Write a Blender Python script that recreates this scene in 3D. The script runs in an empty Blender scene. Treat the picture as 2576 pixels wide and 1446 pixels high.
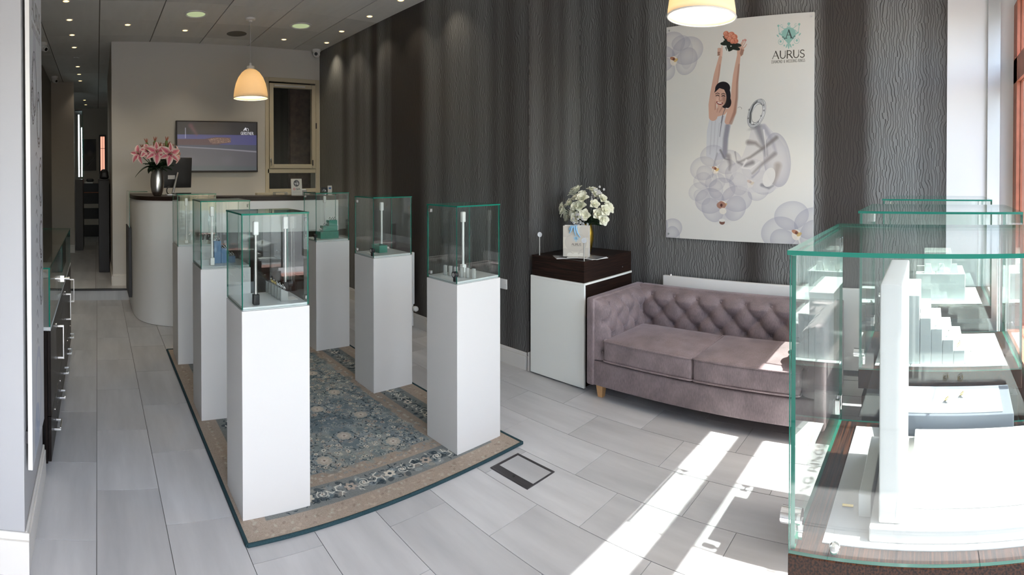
import bpy, bmesh, math, random
import numpy as np
from mathutils import Vector, Matrix
R = math.radians
sc = bpy.context.scene
COL = sc.collection

# ------------------------------------------------------------------ camera: the photograph is a swept (cylindrical) panorama
EYE = 1.6
cam = bpy.data.cameras.new('camera')
cam_o = bpy.data.objects.new('camera', cam); COL.objects.link(cam_o); sc.camera = cam_o
F = 1333.4
cam.type = 'PANO'; cam.panorama_type = 'CENTRAL_CYLINDRICAL'
cam.central_cylindrical_range_u_min = -1288 / F; cam.central_cylindrical_range_u_max = 1288 / F
cam.central_cylindrical_range_v_min = -(1446 - 450) / F; cam.central_cylindrical_range_v_max = 450 / F
cam.central_cylindrical_radius = 1.0
cam.clip_start = 0.02
cam_o.location = (0, 0, EYE); cam_o.rotation_euler = (R(90) - .01, 0, -.7828)

# ------------------------------------------------------------------ sky, sun, exposure
SKY, SUN, EXPO = 0.68, 14.0, 0.84
wd = bpy.data.worlds.new('sky'); sc.world = wd; wd.use_nodes = True
wn = wd.node_tree.nodes; wl = wd.node_tree.links; wn.clear()
sky = wn.new('ShaderNodeTexSky'); sky.sky_type = 'NISHITA'; sky.sun_disc = False
sky.sun_elevation = R(54.5); sky.sun_rotation = R(180); sky.air_density = 1.0; sky.dust_density = 2.5; sky.ozone_density = 1.0
bg = wn.new('ShaderNodeBackground'); bg.inputs[1].default_value = SKY
wo = wn.new('ShaderNodeOutputWorld'); wl.new(sky.outputs[0], bg.inputs[0]); wl.new(bg.outputs[0], wo.inputs[0])
sl = bpy.data.lights.new('sun', 'SUN'); sl.energy = SUN; sl.angle = R(.55); sl.color = (1, .97, .93)
so = bpy.data.objects.new('sun', sl); COL.objects.link(so)
so.rotation_euler = Vector((0, 1, -1.4)).to_track_quat('-Z', 'Y').to_euler()
so.location = (2, -6, 9)
vs = sc.view_settings
vs.view_transform = 'Standard'; vs.look = 'None'; vs.gamma = 1; vs.exposure = EXPO; vs.use_curve_mapping = False
cy = sc.cycles
cy.max_bounces = 14; cy.diffuse_bounces = 6; cy.glossy_bounces = 6; cy.transmission_bounces = 12; cy.transparent_max_bounces = 64
cy.caustics_reflective = False; cy.caustics_refractive = False; cy.sample_clamp_indirect = 6; cy.blur_glossy = .5
cy.use_denoising = True

# ------------------------------------------------------------------ materials
MATS = {}
def nodes(name):
    m = bpy.data.materials.new(name); m.use_nodes = True
    t = m.node_tree; p = t.nodes['Principled BSDF']; MATS[name] = m
    return m, t, t.nodes, t.links, p
def mat(name, col, rough=.5, metal=0.0, spec=.5, trans=0.0, ior=1.45, noise=0.0, nscale=20, bump=0.0, bscale=200, coat=0, sub=0):
    m, t, n, l, p = nodes(name)
    p.inputs['Base Color'].default_value = (*col, 1); p.inputs['Roughness'].default_value = rough
    p.inputs['Metallic'].default_value = metal; p.inputs['Specular IOR Level'].default_value = spec
    p.inputs['Transmission Weight'].default_value = trans; p.inputs['IOR'].default_value = ior
    p.inputs['Coat Weight'].default_value = coat
    if noise:
        g = n.new('ShaderNodeNewGeometry'); x = n.new('ShaderNodeTexNoise'); x.inputs['Scale'].default_value = nscale; x.inputs['Detail'].default_value = 4
        l.new(g.outputs['Position'], x.inputs['Vector'])
        r = n.new('ShaderNodeMix'); r.data_type = 'RGBA'
        r.inputs[6].default_value = (*[c * (1 - noise) for c in col], 1); r.inputs[7].default_value = (*[min(1, c * (1 + noise)) for c in col], 1)
        l.new(x.outputs['Fac'], r.inputs[0]); l.new(r.outputs[2], p.inputs['Base Color'])
    if bump:
        g = n.new('ShaderNodeNewGeometry'); x = n.new('ShaderNodeTexNoise'); x.inputs['Scale'].default_value = bscale; x.inputs['Detail'].default_value = 3
        l.new(g.outputs['Position'], x.inputs['Vector'])
        b = n.new('ShaderNodeBump'); b.inputs['Strength'].default_value = bump; b.inputs['Distance'].default_value = .004
        l.new(x.outputs['Fac'], b.inputs['Height']); l.new(b.outputs[0], p.inputs['Normal'])
    return m
def emit(name, col, strength):
    m, t, n, l, p = nodes(name)
    p.inputs['Base Color'].default_value = (*col, 1)
    p.inputs['Emission Color'].default_value = (*col, 1); p.inputs['Emission Strength'].default_value = strength
    return m

mat('white_lacquer', (.61, .606, .59), .32)
mat('white_deck', (.70, .72, .71), .25)
mat('white_plastic', (.78, .78, .76), .4)
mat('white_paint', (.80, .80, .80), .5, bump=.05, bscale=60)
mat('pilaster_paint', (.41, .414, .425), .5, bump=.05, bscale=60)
mat('cabinet_white', (.92, .935, .88), .3)
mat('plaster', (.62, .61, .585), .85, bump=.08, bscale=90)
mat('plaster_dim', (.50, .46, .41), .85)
mat('plaster_white', (.86, .87, .88), .7)
mat('grey_wall', (.22, .205, .19), .7)
mat('gloss_skirting', (.72, .70, .66), .3)
mat('cream_paint', (.55, .50, .38), .45)
mat('chrome', (.85, .85, .85), .12, 1)
mat('brushed_steel', (.62, .62, .61), .28, 1)
mat('aluminium', (.70, .71, .72), .35, .9)
mat('black_plastic', (.018, .018, .02), .4)
mat('black_screen', (.01, .01, .012), .22)
mat('dark_frame', (.045, .043, .047), .45)
mat('dark_void', (.012, .011, .011), .9)
mat('dark_cabinet', (.018, .018, .022), .5)
mat('leaf_green', (.018, .045, .02), .5, noise=.4, nscale=30)
mat('bud_green', (.16, .22, .07), .5)
mat('bud_red', (.42, .13, .08), .5)
mat('cream_petal', (.80, .80, .66), .6)
mat('white_petal', (.82, .82, .82), .6)
mat('gold_metal', (.66, .42, .06), .32, 1)
mat('ring_gold', (.75, .58, .25), .15, 1)
mat('ring_silver', (.85, .85, .86), .1, 1)
mat('oak_leg', (.62, .36, .16), .45, noise=.2, nscale=40)
mat('teal_binding', (.015, .045, .055), .95, noise=.5, nscale=160)
mat('grout', (.13, .13, .125), .95)
mat('ceiling_grid', (.16, .15, .13), .9)
mat('speaker_mesh', (.16, .15, .13), .9)
mat('ribbon_blue', (.28, .52, .75), .5)
mat('paper', (.80, .79, .76), .7)
mat('paper_grey', (.55, .55, .55), .6)
mat('paper_dark', (.12, .12, .14), .5)
mat('grey_tray', (.12, .135, .16), .6)
mat('grey_felt', (.52, .54, .54), .8)
mat('pavement', (.36, .34, .33), .9, noise=.2, nscale=3)
mat('road', (.10, .10, .10), .9)
mat('brick', (.21, .135, .12), .9, noise=.5, nscale=14)
mat('red_wood', (.36, .12, .07), .5, noise=.3, nscale=14)
mat('reflector', (.80, .84, .60), .3, .6)
mat('clear_acrylic', (.90, .92, .91), .05, trans=.72, ior=1.3)
mat('blue_acrylic', (.26, .42, .66), .06, trans=.45, ior=1.3)
mat('green_acrylic', (.16, .50, .39), .06, trans=.5, ior=1.3)
mat('glass_edge', (.008, .15, .105), .10, spec=.6)
mat('bag_white', (.76, .74, .70), .5)
mat('olive_weave', (.16, .14, .11), .9)
emit('downlight_lamp', (1.0, .70, .30), 1.7)
emit('led_tube', (.80, .95, 1.0), 6)
emit('orange_dusk', (.88, .44, .31), .6)
emit('light_reflector', (.62, .74, .42), .30)

def glass_mat(name, tint, gl=(1, 1, 1)):
    m, t, n, l, p = nodes(name)
    out = n['Material Output']; n.remove(p)
    tr = n.new('ShaderNodeBsdfTransparent'); tr.inputs[0].default_value = (*tint, 1)
    g = n.new('ShaderNodeBsdfGlossy'); g.inputs['Roughness'].default_value = 0.0; g.inputs[0].default_value = (*gl, 1)
    geo = n.new('ShaderNodeNewGeometry')
    mm = n.new('ShaderNodeMath'); mm.operation = 'MULTIPLY_ADD'; mm.inputs[1].default_value = 1 / 1.5 - 1.5; mm.inputs[2].default_value = 1.5
    l.new(geo.outputs['Backfacing'], mm.inputs[0])
    f = n.new('ShaderNodeFresnel'); l.new(mm.outputs[0], f.inputs['IOR'])
    mx = n.new('ShaderNodeMixShader'); l.new(f.outputs[0], mx.inputs[0]); l.new(tr.outputs[0], mx.inputs[1]); l.new(g.outputs[0], mx.inputs[2])
    l.new(mx.outputs[0], out.inputs[0])
    return m
glass_mat('sheet_glass', (.955, .975, .967))
glass_mat('shop_window_glass', (.97, .98, .975))

def wood(name, dark, light, rough=.35, axis='Y', sc_=(220, 6)):
    m, t, n, l, p = nodes(name)
    g = n.new('ShaderNodeNewGeometry'); mp = n.new('ShaderNodeMapping')
    s = {'H': (sc_[1], sc_[1], sc_[0]), 'X': (sc_[1], sc_[0], sc_[0]), 'Y': (sc_[0], sc_[1], sc_[0]), 'Z': (sc_[0], sc_[0], sc_[1])}[axis]
    mp.inputs['Scale'].default_value = s
    x = n.new('ShaderNodeTexNoise'); x.inputs['Scale'].default_value = 1; x.inputs['Detail'].default_value = 3
    r = n.new('ShaderNodeValToRGB'); r.color_ramp.elements[0].position = .38; r.color_ramp.elements[1].position = .64
    r.color_ramp.elements[0].color = (*dark, 1); r.color_ramp.elements[1].color = (*light, 1)
    l.new(g.outputs['Position'], mp.inputs[0]); l.new(mp.outputs[0], x.inputs['Vector']); l.new(x.outputs['Fac'], r.inputs[0]); l.new(r.outputs[0], p.inputs['Base Color'])
    p.inputs['Roughness'].default_value = rough; p.inputs['Specular IOR Level'].default_value = .14
    return m
wood('wenge', (.007, .005, .0045), (.046, .018, .009), .38, 'X')
wood('wenge_upright', (.004, .003, .003), (.012, .007, .0055), .34, 'Z', (90, 3))  # darker copy of wenge: shade on upright faces put into the colour
wood('wenge_horizontal', (.010, .007, .006), (.034, .017, .012), .36, 'H', (200, 5))
mat('disc_metal', (.34, .34, .34), .35, .8)
wood('wenge_counter', (.014, .009, .008), (.035, .019, .014), .28, 'Y')

def wallpaper():
    """grey paper with fine broken vertical lines that jog sideways, in soft grey and brown bands"""
    m, t, n, l, p = nodes('wallpaper')
    def M(op, a, b=None, c=None):
        k = n.new('ShaderNodeMath'); k.operation = op
        for i, x in enumerate((a, b, c)):
            if x is None: continue
            if isinstance(x, (int, float)): k.inputs[i].default_value = x
            else: l.new(x, k.inputs[i])
        return k.outputs[0]
    g = n.new('ShaderNodeNewGeometry'); s = n.new('ShaderNodeSeparateXYZ'); l.new(g.outputs['Position'], s.inputs[0])
    h = M('ADD', s.outputs[0], s.outputs[1]); z = s.outputs[2]
    def comb(x, y):
        c = n.new('ShaderNodeCombineXYZ')
        for i, q in enumerate((x, y)):
            if isinstance(q, (int, float)): c.inputs[i].default_value = q
            else: l.new(q, c.inputs[i])
        return c.outputs[0]
    def white(v):
        w = n.new('ShaderNodeTexWhiteNoise'); w.noise_dimensions = '2D'; l.new(v, w.inputs['Vector']); return w.outputs['Value']
    def noise(v, d=2):
        w = n.new('ShaderNodeTexNoise'); w.noise_dimensions = '2D'; w.inputs['Scale'].default_value = 1; w.inputs['Detail'].default_value = d; l.new(v, w.inputs['Vector']); return w.outputs['Fac']
    N = 52
    hx = M('MULTIPLY', h, N)
    warp = M('MULTIPLY_ADD', noise(comb(M('MULTIPLY', h, 7), M('MULTIPLY', z, 6)), 1), 3.0, hx)
    col = M('FLOOR', warp); fr = M('FRACT', warp)
    seg = M('FLOOR', M('MULTIPLY_ADD', white(comb(col, 3.3)), 9, M('MULTIPLY', z, 22)))
    off_ = M('MULTIPLY_ADD', white(comb(col, seg)), .50, .25)
    ln = M('LESS_THAN', M('ABSOLUTE', M('SUBTRACT', fr, off_)), .115)
    band = noise(comb(M('MULTIPLY', h, 2.6), .5), 1.5)
    rb = n.new('ShaderNodeValToRGB'); rb.color_ramp.elements[0].position = .38; rb.color_ramp.elements[1].position = .58
    rb.color_ramp.elements[0].color = (.056, .049, .045, 1); rb.color_ramp.elements[1].color = (.215, .219, .217, 1); l.new(band, rb.inputs[0])
    mx = n.new('ShaderNodeMix'); mx.data_type = 'RGBA'; l.new(M('MULTIPLY', ln, .85), mx.inputs[0]); l.new(rb.outputs[0], mx.inputs[6]); mx.inputs[7].default_value = (.022, .018, .017, 1)
    l.new(mx.outputs[2], p.inputs['Base Color']); p.inputs['Roughness'].default_value = .45; p.inputs['Metallic'].default_value = .2
    b = n.new('ShaderNodeBump'); b.inputs['Strength'].default_value = .25; b.inputs['Distance'].default_value = .0015; b.invert = True
    l.new(ln, b.inputs['Height']); l.new(b.outputs[0], p.inputs['Normal'])
wallpaper()

def tile_mat(name, c0, c1, rough):
    m, t, n, l, p = nodes(name)
    g = n.new('ShaderNodeNewGeometry'); mp = n.new('ShaderNodeMapping'); mp.inputs['Scale'].default_value = (14, 2.2, 1)
    oi = n.new('ShaderNodeObjectInfo'); ad = n.new('ShaderNodeVectorMath'); ad.operation = 'ADD'
    cm = n.new('ShaderNodeCombineXYZ'); mu = n.new('ShaderNodeMath'); mu.operation = 'MULTIPLY'; mu.inputs[1].default_value = 37
    l.new(oi.outputs['Random'], mu.inputs[0]); l.new(mu.outputs[0], cm.inputs[0]); l.new(mu.outputs[0], cm.inputs[2])
    l.new(g.outputs['Position'], mp.inputs[0]); l.new(mp.outputs[0], ad.inputs[0]); l.new(cm.outputs[0], ad.inputs[1])
    x = n.new('ShaderNodeTexNoise'); x.inputs['Scale'].default_value = .6; x.inputs['Detail'].default_value = 6; x.inputs['Roughness'].default_value = .55
    l.new(ad.outputs[0], x.inputs['Vector'])
    r = n.new('ShaderNodeValToRGB'); r.color_ramp.elements[0].position = .3; r.color_ramp.elements[1].position = .72
    r.color_ramp.elements[0].color = (*c0, 1); r.color_ramp.elements[1].color = (*c1, 1); l.new(x.outputs['Fac'], r.inputs[0])
    hv = n.new('ShaderNodeHueSaturation'); mr = n.new('ShaderNodeMapRange'); mr.inputs['To Min'].default_value = .9; mr.inputs['To Max'].default_value = 1.1
    l.new(oi.outputs['Random'], mr.inputs[0]); l.new(mr.outputs[0], hv.inputs['Value']); l.new(r.outputs[0], hv.inputs['Color']); l.new(hv.outputs[0], p.inputs['Base Color'])
    p.inputs['Roughness'].default_value = rough
    return m
tile_mat('porcelain_tile', (.42, .428, .44), (.55, .557, .565), .4)
tile_mat('ceiling_tile', (.64, .64, .61), (.70, .70, .67), .9)

def fabric(name, col, sheen=.5):
    m, t, n, l, p = nodes(name)
    g = n.new('ShaderNodeNewGeometry')
    a = n.new('ShaderNodeTexNoise'); a.inputs['Scale'].default_value = 9; a.inputs['Detail'].default_value = 3; l.new(g.outputs['Position'], a.inputs['Vector'])
    mp = n.new('ShaderNodeMapping'); mp.inputs['Scale'].default_value = (260, 260, 40); l.new(g.outputs['Position'], mp.inputs[0])
    b = n.new('ShaderNodeTexNoise'); b.inputs['Scale'].default_value = 1; b.inputs['Detail'].default_value = 2; l.new(mp.outputs[0], b.inputs['Vector'])
    ad = n.new('ShaderNodeMath'); ad.operation = 'ADD'; l.new(a.outputs['Fac'], ad.inputs[0]); l.new(b.outputs['Fac'], ad.inputs[1])
    r = n.new('ShaderNodeValToRGB'); r.color_ramp.elements[0].position = .7; r.color_ramp.elements[1].position = 1.3
    r.color_ramp.elements[0].color = (*[c * .72 for c in col], 1); r.color_ramp.elements[1].color = (*[c * 1.25 for c in col], 1)
    mu = n.new('ShaderNodeMath'); mu.operation = 'MULTIPLY'; mu.inputs[1].default_value = 1.0; l.new(ad.outputs[0], mu.inputs[0])
    r.color_ramp.elements[0].position = .35; r.color_ramp.elements[1].position = .65
    mu.inputs[1].default_value = .5; l.new(mu.outputs[0], r.inputs[0]); l.new(r.outputs[0], p.inputs['Base Color'])
    p.inputs['Roughness'].default_value = .75; p.inputs['Sheen Weight'].default_value = sheen; p.inputs['Sheen Roughness'].default_value = .35
    p.inputs['Sheen Tint'].default_value = (.9, .8, .85, 1)
    bm = n.new('ShaderNodeBump'); bm.inputs['Strength'].default_value = .15; bm.inputs['Distance'].default_value = .002; l.new(b.outputs['Fac'], bm.inputs['Height']); l.new(bm.outputs[0], p.inputs['Normal'])
    return m
fabric('mauve_velvet', (.225, .176, .182), .4)

def shade_mat():
    m, t, n, l, p = nodes('lamp_shade_fabric')
    out = n['Material Output']; n.remove(p)
    d = n.new('ShaderNodeBsdfDiffuse'); d.inputs[0].default_value = (.82, .78, .70, 1)
    tr = n.new('ShaderNodeBsdfTranslucent'); tr.inputs[0].default_value = (.86, .76, .60, 1)
    mx = n.new('ShaderNodeMixShader'); mx.inputs[0].default_value = .45
    l.new(d.outputs[0], mx.inputs[1]); l.new(tr.outputs[0], mx.inputs[2]); l.new(mx.outputs[0], out.inputs[0])
shade_mat()

def petal_mat():
    m, t, n, l, p = nodes('lily_petal')
    uv = n.new('ShaderNodeUVMap'); s = n.new('ShaderNodeSeparateXYZ'); l.new(uv.outputs[0], s.inputs[0])
    a = n.new('ShaderNodeMath'); a.operation = 'SUBTRACT'; a.inputs[1].default_value = .5; l.new(s.outputs[0], a.inputs[0])
    b = n.new('ShaderNodeMath'); b.operation = 'ABSOLUTE'; l.new(a.outputs[0], b.inputs[0])
    c = n.new('ShaderNodeMath'); c.operation = 'MULTIPLY_ADD'; c.inputs[1].default_value = .22; l.new(s.outputs[1], c.inputs[0]); l.new(b.outputs[0], c.inputs[2])
    r = n.new('ShaderNodeValToRGB'); e = r.color_ramp.elements
    e[0].position = .12; e[0].color = (.62, .10, .19, 1); e[1].position = .5; e[1].color = (.85, .70, .66, 1)
    x = e.new(.34); x.color = (.70, .26, .30, 1)
    l.new(c.outputs[0], r.inputs[0]); l.new(r.outputs[0], p.inputs['Base Color']); p.inputs['Roughness'].default_value = .5
petal_mat()

# ------------------------------------------------------------------ mesh building
class MB:
    def __init__(s): s.v = []; s.f = []; s.m = []; s.uv = {}
    def add(s, vs_, fs_, m=0, uvs=None):
        o = len(s.v); s.v += [tuple(p) for p in vs_]
        for i, f in enumerate(fs_):
            if uvs: s.uv[len(s.f)] = [uvs[k] for k in f]
            s.f.append(tuple(o + k for k in f)); s.m.append(m)
        return s
    def box(s, x0, x1, y0, y1, z0, z1, m=0):
        return s.add([(x0, y0, z0), (x1, y0, z0), (x1, y1, z0), (x0, y1, z0), (x0, y0, z1), (x1, y0, z1), (x1, y1, z1), (x0, y1, z1)],
                     [(0, 3, 2, 1), (4, 5, 6, 7), (0, 1, 5, 4), (1, 2, 6, 5), (2, 3, 7, 6), (3, 0, 4, 7)], m)
    def hexa(s, b, t, m=0):            # bottom and top quads
        return s.add(list(b) + list(t), [(0, 3, 2, 1), (4, 5, 6, 7), (0, 1, 5, 4), (1, 2, 6, 5), (2, 3, 7, 6), (3, 0, 4, 7)], m)
    def pane(s, x0, x1, y0, y1, z0, z1):    # mat 0 = sheet, 1 = edge
        d = (x1 - x0, y1 - y0, z1 - z0); k = d.index(min(d))
        o = len(s.f); s.box(x0, x1, y0, y1, z0, z1, 0)
        ax = [2, 2, 1, 0, 1, 0]
        for i in range(6): s.m[o + i] = 0 if ax[i] == k else 1
        return s
    def prism(s, poly, z0, z1, m=0):
        n = len(poly)
        return s.add([(x, y, z0) for x, y in poly] + [(x, y, z1) for x, y in poly],
                     [tuple(range(n - 1, -1, -1)), tuple(range(n, 2 * n))] + [(i, (i + 1) % n, n + (i + 1) % n, n + i) for i in range(n)], m)
    def ring(s, c, ax, r, n):
        ax = Vector(ax).normalized(); u = ax.orthogonal().normalized(); w = ax.cross(u)
        return [Vector(c) + u * r * math.cos(2 * math.pi * i / n) + w * r * math.sin(2 * math.pi * i / n) for i in range(n)]
    def tube(s, pts, rad, n=10, m=0, caps=True):
        pts = [Vector(p) for p in pts]; k = len(pts)
        if not isinstance(rad, (list, tuple)): rad = [rad] * k
        vs_ = []; u = None
        for i, p in enumerate(pts):
            d = (pts[min(i + 1, k - 1)] - pts[max(i - 1, 0)]).normalized()
            if u is None: u = d.orthogonal().normalized()
            u = (u - d * u.dot(d)); u = u.normalized() if u.length > 1e-6 else d.orthogonal().normalized()
            w = d.cross(u)
            vs_ += [p + (u * math.cos(2 * math.pi * j / n) + w * math.sin(2 * math.pi * j / n)) * rad[i] for j in range(n)]
        fs_ = [(i * n + j, i * n + (j + 1) % n, (i + 1) * n + (j + 1) % n, (i + 1) * n + j) for i in range(k - 1) for j in range(n)]
        if caps: fs_ += [tuple(range(n - 1, -1, -1)), tuple(range((k - 1) * n, k * n))]
        return s.add(vs_, fs_, m)
    def cyl(s, a, b, r, n=16, m=0, r2=None): return s.tube([a, b], [r, r if r2 is None else r2], n, m)
    def lathe(s, prof, c=(0, 0, 0), n=28, m=0):
        vs_ = [(c[0] + r * math.cos(2 * math.pi * j / n), c[1] + r * math.sin(2 * math.pi * j / n), c[2] + z) for r, z in prof for j in range(n)]
        k = len(prof)
        return s.add(vs_, [(i * n + j, i * n + (j + 1) % n, (i + 1) * n + (j + 1) % n, (i + 1) * n + j) for i in range(k - 1) for j in range(n)], m)
    def grid(s, fn, nu, nv, m=0):
        vs_ = [fn(i / nu, j / nv) for j in range(nv + 1) for i in range(nu + 1)]
        uvs = [(i / nu, j / nv) for j in range(nv + 1) for i in range(nu + 1)]
        w = nu + 1
        return s.add(vs_, [(j * w + i, j * w + i + 1, (j + 1) * w + i + 1, (j + 1) * w + i) for j in range(nv) for i in range(nu)], m, uvs)
    def quad(s, a, b, c, d, m=0): return s.add([a, b, c, d], [(0, 1, 2, 3)], m, [(0, 0), (1, 0), (1, 1), (0, 1)])
    def sphere(s, c, r, n=12, m=0):
        if not isinstance(r, (list, tuple)): r = (r, r, r)
        h = n // 2; vs_ = []; 
        for i in range(h + 1):
            t = math.pi * i / h
            for j in range(n):
                a = 2 * math.pi * j / n
                vs_.append((c[0] + r[0] * math.sin(t) * math.cos(a), c[1] + r[1] * math.sin(t) * math.sin(a), c[2] - r[2] * math.cos(t)))
        return s.add(vs_, [(i * n + j, i * n + (j + 1) % n, (i + 1) * n + (j + 1) % n, (i + 1) * n + j) for i in range(h) for j in range(n)], m)
    def round_box(s, x0, x1, y0, y1, z0, z1, r, m=0, k=3, bulge=None, n=4):
        hx, hy, hz = (x1 - x0) / 2, (y1 - y0) / 2, (z1 - z0) / 2; c = ((x0 + x1) / 2, (y0 + y1) / 2, (z0 + z1) / 2)
        def line(h):
            q = [-h + r * (1 - math.cos(math.pi / 2 * i / k)) for i in range(k)]
            mid = [-h + r + (2 * h - 2 * r) * i / n for i in range(n + 1)]
            return q + mid + [-a for a in reversed(q)]
        L = [line(h) for h in (hx, hy, hz)]; H = (hx, hy, hz)
        for ax in range(3):
            u, v = [(1, 2), (2, 0), (0, 1)][ax]
            for sg in (-1, 1):
                vs_ = []
                for b in L[v]:
                    for a in L[u]:
                        p = [0, 0, 0]; p[ax] = sg * H[ax]; p[u] = a; p[v] = b
                        q = [max(-(H[i] - r), min(H[i] - r, p[i])) for i in range(3)]
                        d = Vector([p[i] - q[i] for i in range(3)])
                        if d.length > 0: d = d.normalized() * r
                        w = [q[i] + d[i] for i in range(3)]
                        if bulge: w = bulge(w, H)
                        vs_.append(tuple(c[i] + w[i] for i in range(3)))
                nu, nv = len(L[u]), len(L[v])
                f = [(j * nu + i, j * nu + i + 1, (j + 1) * nu + i + 1, (j + 1) * nu + i) for j in range(nv - 1) for i in range(nu - 1)]
                if sg < 0: f = [tuple(reversed(q)) for q in f]
                s.add(vs_, f, m)
        return s
    def move(s, M):
        s.v = [tuple(M @ Vector(p)) for p in s.v]; return s
    def merge(s, o, M=None):
        off = len(s.v); s.v += [tuple(M @ Vector(p)) if M else p for p in o.v]
        for i, f in enumerate(o.f):
            if i in o.uv: s.uv[len(s.f)] = o.uv[i]
            s.f.append(tuple(off + k for k in f)); s.m.append(o.m[i])
        return s

ROOT = {}
def rootloc(o):
    while o.parent: o = o.parent
    return Vector(o.location)
def build(mb, name, mats, parent=None, smooth=0, bevel=0, weld=False):
    if isinstance(mats, str): mats = [mats]
    me = bpy.data.meshes.new(name)
    off = rootloc(parent) if parent else Vector((0, 0, 0))
    me.from_pydata([tuple(Vector(p) - off) for p in mb.v], [], mb.f)
    for k in mats: me.materials.append(MATS[k])
    me.polygons.foreach_set('material_index', mb.m)
    if mb.uv:
        ul = me.uv_layers.new(name='UVMap')
        for i, p in enumerate(me.polygons):
            q = mb.uv.get(i)
            if q:
                for k, li in enumerate(p.loop_indices): ul.data[li].uv = q[k]
    if weld or smooth:
        b = bmesh.new(); b.from_mesh(me); bmesh.ops.remove_doubles(b, verts=b.verts, dist=1e-5); b.to_mesh(me); b.free()
    if smooth:
        me.shade_smooth(); me.set_sharp_from_angle(angle=R(smooth))
    me.validate(); me.update()
    o = bpy.data.objects.new(name, me); COL.objects.link(o)
    if parent: o.parent = parent
    if bevel:
        b = o.modifiers.new('bevel', 'BEVEL'); b.width = bevel; b.segments = 2; b.limit_method = 'ANGLE'
    return o
def tag(o, label, cat, group=None):
    o['label'] = label; o['category'] = cat
    if group: o['group'] = group
    return o
def thing(name, label, cat, loc, group=None):
    o = bpy.data.objects.new(name, None); COL.objects.link(o); o.location = loc; o.empty_display_size = .05
    return tag(o, label, cat, group)
def struct(o):
    o['kind'] = 'structure'; return o
def struct_root(name):
    o = bpy.data.objects.new(name, None); COL.objects.link(o); return struct(o)
def sbox(name, m, *b, parent=None, bevel=0):
    o = build(MB().box(*b), name, m, parent, bevel=bevel)
    return o if parent else struct(o)
def pbox(name, m, parent, *b, bevel=0): return build(MB().box(*b), name, m, parent, bevel=bevel)
def copy_tree(o, parent=None):
    c = o.copy(); COL.objects.link(c)
    if parent: c.parent = parent
    for ch in list(o.children): copy_tree(ch, c)
    return c
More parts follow.
